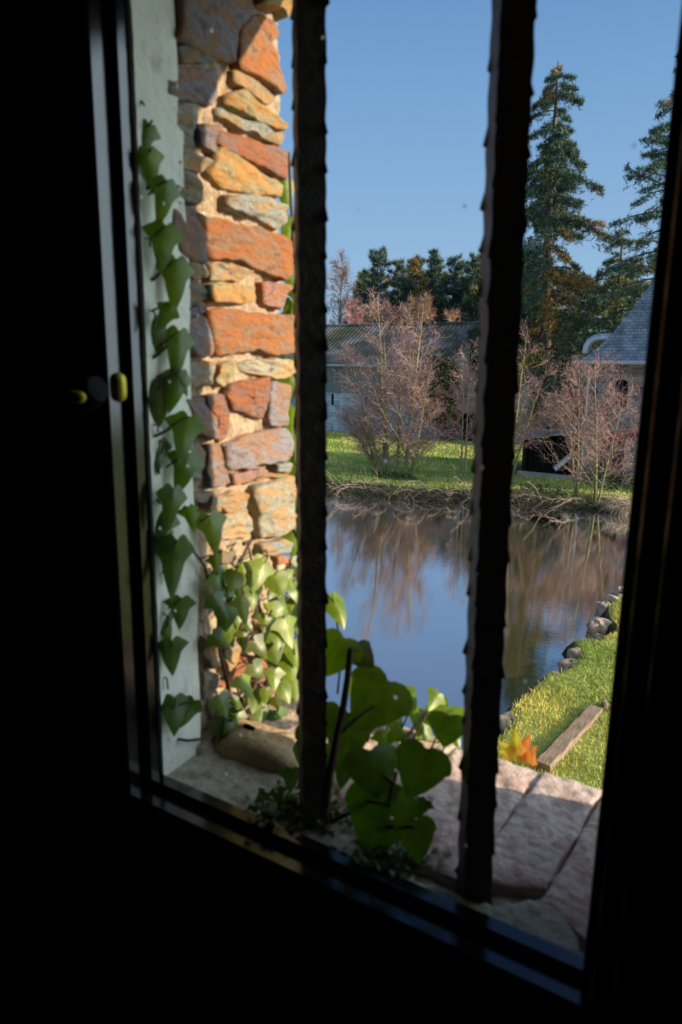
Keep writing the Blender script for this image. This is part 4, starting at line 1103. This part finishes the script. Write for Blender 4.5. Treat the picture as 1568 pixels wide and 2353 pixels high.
# --- tower
tw = empty('slate_roofed_tower', (-3, 30, LAWN)); tag(tw, 'stone tower house with steep curved slate roof at the right', 'tower')
TX0, TX1, TY0, TY1 = -6.0, 3.0, 27.4, 32.3
wx0, wx1, wz0, wz1 = -5.0, -4.53, -1.30, -.52
dx0, dx1, dz1 = -5.30, -4.45, -2.42
b = MB()
for (x0, x1, z0, z1) in ((TX0, dx0, LAWN - .1, .2), (dx1, TX1, LAWN - .1, .2), (dx0, dx1, dz1, wz0), (dx0, wx0, wz0, .2), (wx1, dx1, wz0, .2), (wx0, wx1, wz1 + .16, .2)):
    b.box((x0, TY0, z0), (x1, TY0 + .5, z1))
b.box((TX0, TY0 + .5, LAWN - .1), (TX0 + .5, TY1, .2)); b.box((TX1 - .5, TY0 + .5, LAWN - .1), (TX1, TY1, .2)); b.box((TX0, TY1 - .5, LAWN - .1), (TX1, TY1, .2))
# arch fill over the window
cxw, rw = (wx0 + wx1) / 2, (wx1 - wx0) / 2
for k in range(6):
    a0, a1 = math.pi * k / 6, math.pi * (k + 1) / 6
    x0, x1 = cxw + rw * math.cos(a0), cxw + rw * math.cos(a1); z0, z1 = wz1 + .16 * math.sin(a0), wz1 + .16 * math.sin(a1)
    b.prism([(x0, z0), (x1, z1), (x1, wz1 + .165), (x0, wz1 + .165)], TY0, TY0 + .5)
part(b, 'wall', m_towerstone, tw, fixn=True)
b = MB()
for k in range(9):
    a0, a1 = math.pi * (k + .06) / 9, math.pi * (k + .94) / 9
    pts = []
    for rr, zz in ((1.0, 1.0), (1.75, 2.1)):
        pts.append([(cxw + rw * rr * math.cos(a), wz1 + .16 * zz * math.sin(a)) for a in (a0, a1)])
    b.prism([pts[0][0], pts[0][1], pts[1][1], pts[1][0]], TY0 - .03, TY0 + .1, col=np.array([1, .95, .9]) * random.uniform(.8, 1.2))
for z in np.arange(wz0 - .05, wz1, .2):
    for sx in (-1, 1):
        w = random.uniform(.12, .22)
        x = cxw + sx * rw
        b.box((x, TY0 - .02, z), (x + sx * w, TY0 + .1, z + .17), col=np.array([1, .95, .92]) * random.uniform(.8, 1.15))
m_arch = noisy('arch_stone', [(.3, (.34, .27, .25)), (.7, (.52, .43, .40))], scale=8, attr=True, bump=.4)
fr = part(b, 'window_surround', m_arch, tw, 'paler arched stone surround', fixn=True)
b = MB(); b.box((wx0 - .05, TY0 + .22, wz0 - .05), (wx1 + .05, TY0 + .26, wz1 + .2)); o = part(b, 'arched_window', m_dark, tw)
b = MB(); b.box((cxw - .015, TY0 + .15, wz0), (cxw + .015, TY0 + .2, wz1 + .15)); b.box((wx0, TY0 + .15, (wz0 + wz1) / 2), (wx1, TY0 + .2, (wz0 + wz1) / 2 + .03)); part(b, 'window_grille', m_board, o)
b = MB(); b.box((dx0 - .05, TY0 + .25, LAWN - .05), (dx1 + .05, TY0 + .3, dz1 + .05)); dr = part(b, 'door', noisy('tower_door', [(.3, (.05, .05, .05)), (.7, (.10, .09, .08))], scale=4, bump=.2), tw)
b = MB()
for x in np.linspace(dx0 + .1, dx1 - .1, 4): b.box((x - .015, TY0 + .22, LAWN), (x + .015, TY0 + .25, dz1))
b.box((dx0, TY0 + .22, -3.3), (dx1, TY0 + .25, -3.26)); part(b, 'door_grille', m_board, dr)
b = MB(); b.box((dx0 - .1, TY0 - .06, dz1), (dx1 + .45, TY0 + .1, dz1 + .13)); b.box((-3.9, TY0 - .06, dz1 - .2), (-3.2, TY0 + .1, dz1 - .0)); part(b, 'lintel', m_red, tw, 'dark red painted lintel')
# quoins beside the door
for sx, xx in ((1, dx1), (-1, dx0)):
    b = MB()
    for k, z in enumerate(np.arange(LAWN, dz1 - .05, .21)):
        w = .34 if k % 2 else .22
        b.box((xx, TY0 - .02, z), (xx + sx * w, TY0 + .1, z + .19), col=np.array([1, .9, .85]) * random.uniform(.75, 1.15))
    part(b, 'door_jamb', m_arch, tw, 'paler stone blocks beside the door')
# bell-cast hipped roof, each side a grid of courses
prof_r = [(0, .27), (.18, .36), (.40, .52), (.70, .82), (1.0, 1.22), (1.43, 1.93), (2.17, 3.30), (2.6, 4.15), (2.9, 4.75)]
E0 = (-6.45, 27.0, 3.45, 32.75)
b = MB()
rings = []
for t, z in prof_r:
    rings.append([(E0[0] + t, E0[1] + t, z), (E0[2] - t, E0[1] + t, z), (E0[2] - t, max(E0[3] - t, E0[1] + t), z), (E0[0] + t, max(E0[3] - t, E0[1] + t), z)])
V = np.array(rings).reshape(-1, 3); n = len(prof_r)
b.add(V, [(4*i+k, 4*i+(k+1) % 4, 4*i+4+(k+1) % 4, 4*i+4+k) for i in range(n-1) for k in range(4)])
b.add(V[-4:], [(0, 1, 2, 3)])
V2 = V[:4].copy(); V2[:, 2] -= .05
b.add(V2, [(3, 2, 1, 0)]); b.add(np.concatenate([V[:4], V2]), [(k, (k+1) % 4, (k+1) % 4 + 4, k + 4) for k in range(4)])
part(b, 'roof', m_slate, tw, fixn=True)
b = MB(); b.tube([(x, E0[1] - .05, .24) for x in np.linspace(E0[0], E0[2], 8)], .07, n=8); part(b, 'gutter', m_metal, tw)
b = MB(); b.tube([(-5.92, TY0 - .12, .2), (-5.92, TY0 - .12, -2), (-5.92, TY0 - .12, LAWN)], .05, n=8); part(b, 'downpipe', m_metal, tw, 'pale grey downpipe at the corner')
b = MB()
pts = [atY(x, y, 28.3) for x, y in [(1347, 812), (1350, 797), (1357, 785), (1368, 778), (1382, 776), (1400, 776), (1420, 777)]]
tt_ = np.linspace(0, 1, 50); PT = np.array(pts); s_ = np.linspace(0, 1, len(pts))
cv = np.stack([np.interp(tt_, s_, PT[:, i]) for i in range(3)], -1)
b.tube(cv, .155, n=16)
for k in range(0, 50, 8): b.tube([cv[k], cv[min(k + 1, 49)]], .163, n=16)
part(b, 'curved_duct', m_metal, tw, 'curved silver duct on the roof', smooth=True)

# ================================================================== TREES
def rot_about(v, axis, ang):
    axis = axis / np.linalg.norm(axis, axis=-1, keepdims=True)
    c, s = np.cos(ang)[..., None], np.sin(ang)[..., None]
    return v * c + np.cross(axis, v) * s + axis * (np.sum(axis * v, -1, keepdims=True)) * (1 - c)
def grow(b, P, D, L, R0, R1, nseg, wob, up, cols):
    """many branches at once; returns sampled points and directions for the next order"""
    P = P.copy(); D = D / np.linalg.norm(D, axis=1, keepdims=True); n = len(P)
    pts = [P]; dirs = [D]
    for k in range(nseg):
        D = D + rng.normal(0, wob, (n, 3)); D[:, 2] += up
        D /= np.linalg.norm(D, axis=1, keepdims=True)
        Q = P + D * (L / nseg)[:, None]
        f0, f1 = k / nseg, (k + 1) / nseg
        b.segs(P, Q, R0 * (1-f0) + R1 * f0, R0 * (1-f1) + R1 * f1, n=3, col=cols)
        P = Q; pts.append(P); dirs.append(D)
    return np.array(pts), np.array(dirs)
def sample(pts, dirs, per, t0, t1):
    ns, n, _ = pts.shape
    idx = np.repeat(np.arange(n), per); t = rng.uniform(t0, t1, len(idx)) * (ns - 1)
    i = np.minimum(t.astype(int), ns - 2); f = (t - i)[:, None]
    return pts[i, idx] * (1 - f) + pts[i+1, idx] * f, dirs[i, idx], idx, t / (ns - 1)
def fork(D, a0, a1):
    n = len(D); r = rng.normal(size=(n, 3)); ax = np.cross(D, r)
    return rot_about(D, ax, rng.uniform(a0, a1, n))
STEMC = np.array([.27, .25, .11]); TWIGC = np.array([.33, .22, .195]); CATC = np.array([.33, .12, .10])
def bare_tree(root, stems, nb=26, nt=9, ntt=4, blen=.34, tlen=.9, catkins=True, stemc=STEMC, twigc=TWIGC, r0=.06, t_start=.12, spread=(.6, 1.0), fine=1.0, up=.06, low=True, tw_r=.0075):
    tb = MB()
    for (bx, by, tx, ty, h, r) in stems:
        z0 = float(ground_z(bx, by)) - .05
        m = 14; t = np.linspace(0, 1, m)
        w = np.cumsum(rng.normal(0, .022, (m, 2)), 0) * h * .12
        pts = np.stack([bx + (tx - bx) * t ** 1.15 + w[:, 0] * t, by + (ty - by) * t + w[:, 1] * t, z0 + h * t], -1)
        rad = r * (1 - t) ** .8 + .006
        sb = MB(); sb.tube(pts, rad, n=7, col=stemc * rng.uniform(.85, 1.15))
        o = sb.build('stem', m_bark, smooth=True); child_of(o, root)
        d = np.gradient(pts, axis=0); d /= np.linalg.norm(d, axis=1, keepdims=True)
        P, D, _, tt = sample(pts[:, None], d[:, None], nb, t_start, .97)
        az = rng.uniform(0, 6.283, nb); el = rng.uniform(.25, .95, nb)
        D1 = np.stack([np.cos(az) * np.cos(el), np.sin(az) * np.cos(el), np.sin(el)], -1)
        L1 = h * blen * (1.08 - tt) ** .7 * rng.uniform(.5, 1.15, nb)
        c1 = np.clip(1 - tt, 0, 1)[:, None]; c1 = stemc * c1 + twigc * (1 - c1)
        p1, d1 = grow(tb, P, D1, L1, .022 * (1.1 - tt) * r / .06, np.full(nb, tw_r), 6, .10, up, c1)
        P, D, i1, t1 = sample(p1, d1, nt, .18, 1)
        L2 = tlen * rng.uniform(.35, 1.0, len(P)) * (1.15 - t1 * .6) * (L1[i1] / L1.max()) ** .4
        p2, d2 = grow(tb, P, fork(D, .35, .95), L2, np.full(len(P), tw_r * 1.15), np.full(len(P), tw_r * .6), 4, .13, up, twigc * rng.uniform(.75, 1.25, (len(P), 1)))
        P, D, i2, t2 = sample(p2, d2, ntt, .2, 1)
        L3 = tlen * .45 * rng.uniform(.3, 1, len(P)) * fine
        p3, d3 = grow(tb, P, fork(D, .3, .9), L3, np.full(len(P), tw_r * .75), np.full(len(P), tw_r * .4), 2, .15, up, twigc * rng.uniform(.75, 1.3, (len(P), 1)))
        if catkins:
            k = rng.random(len(P)) < .42
            e = p3[-1][k]; n = len(e)
            d = np.stack([rng.normal(0, .25, n), rng.normal(0, .25, n), -np.ones(n)], -1) * rng.uniform(.04, .09, n)[:, None]
            tb.segs(e, e + d * .5, .004, .011, n=4, col=CATC * rng.uniform(.8, 1.5, (n, 1)))
            tb.segs(e + d * .5, e + d, .011, .004, n=4, col=CATC * rng.uniform(.8, 1.5, (n, 1)))
    o = tb.build('twigs', m_bark); child_of(o, root)
    return root

def T(px, py, Y, z=None):
    p = atY(px, py, Y); return p
# alders on the far bank
def stems_px(lst, Y):
    out = []
    for (bx, by, tx, ty, dy, r) in lst:
        a = atY(bx, by, Y); c = atY(tx, ty, Y + dy)
        out.append((a[0], a[1], c[0], c[1], c[2] - LAWN + .1, r))
    return out
al = empty('alder_tree', (-13, 24.6, LAWN)); tag(al, 'bare multi stemmed alder with yellowish trunks and pink catkins, centre of far bank', 'tree')
bare_tree(al, stems_px([(885,1080,868,690,.3,.075), (893,1082,882,790,-.6,.055), (913,1085,925,760,.6,.055), (932,1085,972,700,.2,.075), (876,1090,822,900,-.7,.055), (950,1090,985,860,-.5,.045), (868,1095,790,960,.5,.04), (862,1092,800,810,-.2,.045), (940,1092,1010,930,.3,.035)], 24.6), nb=34, nt=8, ntt=3, tlen=1.05, blen=.42, tw_r=.006, t_start=.08)
al = empty('alder_sapling', (-10.5, 26.5, LAWN)); tag(al, 'slim bare pinkish sapling just left of the right hand window bar', 'tree')
bare_tree(al, stems_px([(1062,1058,1066,850,0,.035), (1070,1060,1082,800,.5,.035)], 26.2), nb=26, nt=6, ntt=3, blen=.36, tlen=.8, tw_r=.006, stemc=np.array([.30, .24, .16]), twigc=np.array([.42, .27, .25]))
al = empty('alder_bush', (-8.3, 25, LAWN)); tag(al, 'bare pink twigged bush showing just right of the right hand window bar', 'tree')
bare_tree(al, stems_px([(1170,1090,1215,760,0,.05), (1165,1090,1160,820,.5,.045), (1175,1095,1250,860,-.5,.04)], 25.0), nb=20, nt=7, ntt=3, tlen=1.0, blen=.40, tw_r=.006)
al = empty('alder_tree', (-5.2, 24.3, LAWN)); tag(al, 'bare young alder standing left of the tower downpipe', 'tree')
bare_tree(al, stems_px([(1330,1090,1333,845,0,.045), (1325,1092,1300,900,-.4,.03)], 24.4), nb=32, nt=7, ntt=3, blen=.48, tlen=.95, tw_r=.0055, stemc=np.array([.25, .23, .11]))
al = empty('alder_tree', (-4.7, 23.4, LAWN)); tag(al, 'bare young alder standing in front of the tower door', 'tree')
bare_tree(al, stems_px([(1372,1120,1376,820,0,.055), (1378,1122,1440,900,.2,.03)], 23.4), nb=32, nt=7, ntt=3, blen=.48, tlen=.95, tw_r=.0055, stemc=np.array([.23, .22, .10]))
# low arching twigs over the water
b = MB(); n = 200
p2 = bank_points(n, .05, .95, off=(.1, .9)); st_ = np.stack([p2[:, 0], p2[:, 1], np.full(n, LAWN + .1)], -1)
d = np.stack([rng.normal(0, .8, n), rng.normal(-.5, .3, n), rng.uniform(.2, .9, n)], -1)
p1, d1 = grow(b, st_, d, rng.uniform(.5, 1.5, n), np.full(n, .0075), np.full(n, .0035), 6, .12, -.16, np.array([.30, .23, .19]) * rng.uniform(.7, 1.3, (n, 1)))
P, D, _, _ = sample(p1, d1, 6, .3, 1)
grow(b, P, fork(D, .3, .8), rng.uniform(.1, .4, len(P)), np.full(len(P), .0045), np.full(len(P), .0025), 3, .12, .0, np.array([.34, .24, .20]) * rng.uniform(.7, 1.3, (len(P), 1)))
tag(b.build('bank_twigs', m_bark), 'arching bare twigs hanging over the water from the far bank', 'twigs', kind='stuff')

# --- conifers
def tufts(b, P, size, k, cols, up=.5, wid=.16):
    """sprays of needles: k thin triangles at each point"""
    n = len(P); P = np.repeat(P, k, 0); s = np.repeat(size, k)
    d = rng.normal(size=(n * k, 3)); d[:, 2] += up; d /= np.linalg.norm(d, axis=1, keepdims=True)
    r = rng.normal(size=(n * k, 3)); a = np.cross(d, r); a /= np.linalg.norm(a, axis=1, keepdims=True)
    s = s * rng.uniform(.5, 1.2, n * k)
    base = P + d * (s * .1)[:, None]
    v = np.stack([base - a * (s * wid / 2)[:, None], base + a * (s * wid / 2)[:, None], P + d * s[:, None]], 1).reshape(-1, 3)
    c = np.repeat(np.repeat(cols, k, 0), 3, 0)
    b.add(v, np.arange(3 * n * k).reshape(-1, 3), c)
NG = np.array([.050, .085, .042]); NB = np.array([.070, .115, .085]); NO = np.array([.25, .165, .05]); NY = np.array([.24, .25, .06])
def conifer(root, x, y, z0, Ht, Rmax, nbr, dens, profile, droop=.5, tsize=.26, k=7, ochre=.3, trunk_r=.35, h0=.12, seed=1, upt=.4, yellow=.25, spray=.22, topx=0.0, wid=.16, blue=.3, core_ochre=0.0):
    global rng
    rng = np.random.default_rng(seed)
    tbm = MB(); zt = np.linspace(0, 1, 14)
    tp = np.stack([x + topx * zt + .15 * np.sin(zt * 5 + seed), y + .1 * np.sin(zt * 4), z0 + Ht * zt], -1)
    tbm.tube(tp, trunk_r * (1 - zt) ** .9 + .03, n=9)
    o = tbm.build('trunk', m_trunk, smooth=True); child_of(o, root)
    h = np.sort(rng.uniform(h0, .985, nbr)) ; az = rng.uniform(0, 6.283, nbr)
    Lb = Rmax * np.array([profile(v) for v in h]) * rng.uniform(.45, 1.12, nbr)
    P0 = np.stack([np.interp(h, zt, tp[:, 0]), np.interp(h, zt, tp[:, 1]), z0 + Ht * h], -1)
    rise = rng.uniform(.05, .45, nbr)
    D = np.stack([np.cos(az), np.sin(az), rise], -1)
    bb = MB()
    n = 8; P = P0.copy(); pts = [P]; D /= np.linalg.norm(D, axis=1, keepdims=True)
    for i in range(n):
        D = D + rng.normal(0, .07, (nbr, 3)); D[:, 2] -= droop / n * (1.6 if i < n * .7 else -1.0)
        D /= np.linalg.norm(D, axis=1, keepdims=True)
        Q = P + D * (Lb / n)[:, None]
        bb.segs(P, Q, .05 * (1 - i / n) * np.clip(Lb / 3, .2, 1) + .008, .05 * (1 - (i+1) / n) * np.clip(Lb / 3, .2, 1) + .008, n=3)
        P = Q; pts.append(P)
    o = bb.build('branches', m_trunk); child_of(o, root)
    pts = np.array(pts)
    per = np.maximum(3, (Lb * dens).astype(int))
    idx = np.repeat(np.arange(nbr), per); t = np.sqrt(rng.uniform(.03, 1, len(idx))) * n
    i = np.minimum(t.astype(int), n - 1); f = (t - i)[:, None]
    C = pts[i, idx] * (1 - f) + pts[i+1, idx] * f
    out = np.stack([np.cos(az), np.sin(az), 0 * az], -1)[idx]
    lat = np.stack([-out[:, 1], out[:, 0], 0 * out[:, 0]], -1)
    w = spray * Lb[idx] * (1.1 - t / n) * 1.1 + .12
    C = C + lat * (rng.uniform(-1, 1, len(idx)) * w)[:, None]
    C[:, 2] -= rng.exponential(.16, len(idx)) * np.clip(Lb[idx] / 3, .3, 1.2)
    nz = vnoise(C, seed + 9, .9); nz2 = vnoise(C, seed + 10, .55)
    col = NG + (NB - NG) * rng.random((len(C), 1)) * (blue / .3)
    near = np.hypot(C[:, 0] - np.interp((C[:, 2] - z0) / Ht, zt, tp[:, 0]), C[:, 1] - y)
    core = core_ochre * np.clip(1.3 - near, 0, 1) * (C[:, 2] > z0 + Ht * .62)
    mo = np.clip((nz + core - (1 - ochre) * .9) * 4 + .5, 0, 1)[:, None]; my = np.clip((nz2 - (1 - yellow) * .9) * 3 + .5, 0, 1)[:, None]
    col = col * (1 - mo) + NO * mo; col = col * (1 - my * .7) + NY * my * .7
    col = col * rng.uniform(.6, 1.4, (len(C), 1))
    fb = MB(); tufts(fb, C, np.full(len(C), tsize), k, col, up=upt, wid=wid)
    o = fb.build('foliage', m_needle); child_of(o, root)
    return root
def spire(v): return (1 - v) ** .75 * (0.55 + .45 * min(1, v * 3)) + .02
def conf(name, label, x, y, zt, *a, z0=LAWN, group=None, **k):
    r = empty(name, (x, y, z0)); tag(r, label, 'tree', group)
    conifer(r, x, y, z0, zt - z0, *a, **k); return r
conf('tall_conifer', 'tall dark conifer with ochre tinged tip, highest tree in the view', -11.5, 42, 16.4, 6.0, 200, 46, lambda v: (1 - v) ** .72 * .95 + .09 * (v < .97), droop=.75, tsize=.27, k=7, ochre=.5, core_ochre=.6, trunk_r=.38, seed=21, topx=-.75, h0=.10)
conf('old_pine', 'tall airy conifer cut by the right window edge, behind the tower', -5.6, 40.5, 15.2, 4.6, 120, 36, lambda v: .95 * (1 - v) ** .5, droop=.4, tsize=.24, k=6, ochre=.15, trunk_r=.35, seed=22, h0=.22, yellow=.3)
conf('yellowish_conifer', 'yellowish green conifer between the tall one and the tower roof', -9.6, 50, 9.0, 5.0, 120, 26, lambda v: (1 - v) ** .5 * .9, droop=.5, tsize=.32, k=6, ochre=.3, seed=23, yellow=.6, h0=.02, trunk_r=.25)
conf('yellowish_conifer', 'dark green conifer right behind the tower roof edge', -6.5, 47, 8.6, 4.2, 110, 26, lambda v: (1 - v) ** .5 * .9, droop=.5, tsize=.30, k=6, ochre=.2, seed=24, yellow=.5, h0=.02, trunk_r=.25)
conf('dark_conifer', 'dark spreading conifer low behind the outhouse roof', -12.5, 47, 5.5, 5.0, 110, 24, lambda v: (1 - v) ** .45, droop=.4, tsize=.32, k=6, ochre=.25, seed=25, yellow=.4, h0=.02, trunk_r=.25)
# pine wood behind the barn
def pinep(v): return (1 - v) ** .48 * .95 + .04
rowp = [(868, 575, 62, 'bushy dark pine left of the gap above the barn roof', 3.6), (838, 625, 66, 'leftmost smaller pine above the barn roof', 3.0), (915, 598, 63, 'brown tinged pine right of the bushy one', 3.2), (960, 590, 60, 'pine with pointed crown in the middle of the row', 3.2),
        (1005, 575, 62, 'slim pointed pine rising clear above its neighbours', 2.6), (1050, 588, 61, 'pine with a candle like tip right of the slim one', 2.9), (1095, 590, 60, 'rounded pine beside the right hand bar', 3.6), (985, 625, 70, 'half hidden pine filling the gap behind the slim one', 3.2),
        (1130, 560, 58, 'pine partly hidden by the right hand bar', 3.6), (940, 620, 70, 'half hidden pine behind the brown tinged one', 3.4), (1180, 600, 62, 'pine just behind the right hand bar', 3.6), (1225, 610, 64, 'pine seen past the right side of the bar', 3.6), (1075, 640, 68, 'low pine filling between the two right pines', 3.4)]
for i, (x, y, Y, lab, rm) in enumerate(rowp):
    p = atY(x, y, Y)
    conf('pine_tree', lab, p[0], Y, p[2], rm, 150, 17, pinep, z0=-3.6, droop=-.3, tsize=.52, k=8, ochre=.22 if i != 2 else .38, seed=40 + i, trunk_r=.2, h0=.18, upt=1.0, yellow=.2, wid=.11, blue=.6, group='pines behind the barn')
# distant wood edge closing the view behind
for i, (x, top, Y, lab) in enumerate([(700, 700, 84, 'far dark tree left behind the barn'), (1270, 690, 66, 'far green tree seen through the conifer branches'), (1350, 660, 68, 'far green tree left of the tower roof'), (1420, 640, 70, 'far green tree behind the tower roof'), (1320, 760, 56, 'low green tree over the outhouse roof')]):
    p = atY(x, top, Y)
    conf('distant_tree', lab, p[0], Y, p[2], 4.6, 70, 16, lambda v: (1 - v) ** .4, z0=-3.6, droop=.2, tsize=.5, k=6, ochre=.4, seed=70 + i, trunk_r=.2, h0=.02, yellow=.6)
rng = np.random.default_rng(99)
# bare trees behind the barn
bt = empty('bare_tree', (-34, 55, -4)); tag(bt, 'tall bare tree beside the left bar, behind the barn', 'tree')
a = atY(780, 760, 55); c = atY(785, 588, 55)
bare_tree(bt, [(a[0], 55, c[0], 55, c[2] - LAWN, .16)], nb=70, nt=9, ntt=4, blen=.22, tlen=1.6, catkins=False, stemc=np.array([.22, .17, .14]), twigc=np.array([.22, .15, .13]), t_start=.3, up=.02, tw_r=.014)
def fan_bush(label, x, y, Y, h, wid_, n, seedc, name='bare_shrub'):
    p = atY(x, y, Y)
    r = empty(name, (p[0], Y, LAWN)); tag(r, label, 'shrub', 'russet shrubs behind the barn')
    zt = p[2]
    st = [(p[0] + random.uniform(-.3, .3) * wid_, Y + random.uniform(-.8, .8), p[0] + (k / (n - 1) - .5) * wid_ * 1.1, Y + random.uniform(-1, 1), (zt - LAWN) * (1 - .25 * abs(2 * k / (n - 1) - 1) ** 2) * random.uniform(.93, 1.0), .05) for k in range(n)]
    bare_tree(r, st, nb=30, nt=9, ntt=4, blen=.22, tlen=1.25, catkins=False, stemc=np.array([.30, .2, .15]), twigc=np.array(seedc), t_start=.45, up=.1, tw_r=.012)
fan_bush('rounded russet bare shrub left of centre above the barn ridge', 890, 684, 50.5, 5, 4.0, 6, (.40, .25, .19))
fan_bush('rounded russet bare shrub right of centre above the barn ridge', 975, 680, 51, 5, 5.5, 8, (.42, .27, .18))
fan_bush('pinkish bare shrub near the tall bare tree', 815, 678, 52, 5, 3.5, 5, (.40, .22, .20))

# ivy and bush on the barn corner
def leafy_bush(root, centres, n, size, cols, mat=None):
    b = MB(); P = []
    for (c, r) in centres:
        m = int(n * r[0] * r[1] * r[2]); d = rng.normal(size=(m, 3)); d /= np.linalg.norm(d, axis=1, keepdims=True)
        P.append(np.array(c) + d * np.array(r) * (rng.uniform(.5, 1.05, m) ** .5)[:, None] * (1 + .25 * vnoise(d, 5, 3))[:, None])
    P = np.concatenate(P); t = rng.random((len(P), 1))
    col = np.array(cols[0]) * (1 - t) + np.array(cols[1]) * t
    tufts(b, P, np.full(len(P), size), 3, col, up=.0, wid=.8)
    o = b.build('foliage', mat or m_needle); child_of(o, root)
bb_ = empty('ivy_bush', (-17.2, 38, LAWN)); tag(bb_, 'bushy ivy mass hanging over the right corner of the barn', 'ivy')
cb = lambda x, y, Y=38.0: tuple(atY(x, y, Y))
leafy_bush(bb_, [(cb(1000, 900), (1.3, .7, 1.1)), (cb(1032, 880), (.8, .6, 1.3)), (cb(1010, 850), (.9, .6, .7)), (cb(1030, 940), (.8, .6, .9)), (cb(990, 945), (.8, .6, .6)), (cb(1020, 975), (.5, .5, .8))], 3400, .13, ((.035, .04, .015), (.28, .24, .13)))
sb = MB(); sb.tube([cb(1040, 1005), cb(1030, 960), cb(1020, 900)], [.12, .09, .05], n=7); o = sb.build('stem', m_trunk); child_of(o, bb_)
# low shrub line on the far bank by the stems
lb = empty('low_shrub', (-12.9, 24, LAWN)); tag(lb, 'low dark shrub around the foot of the big alder', 'shrub')
leafy_bush(lb, [(tuple(atY(910, 1100, 23.6)), (1.0, .5, .25)), (tuple(atY(850, 1115, 23.2)), (.7, .4, .18))], 2600, .09, ((.03, .035, .015), (.12, .10, .05)))
lb = empty('low_shrub', (-6, 23.2, LAWN)); tag(lb, 'low dull green shrub under the tower on the far bank', 'shrub')
leafy_bush(lb, [(tuple(atY(1400, 1100, 24.4)), (.9, .4, .35)), (tuple(atY(1250, 1125, 23.6)), (.9, .4, .18))], 2600, .08, ((.03, .04, .015), (.14, .15, .08)))
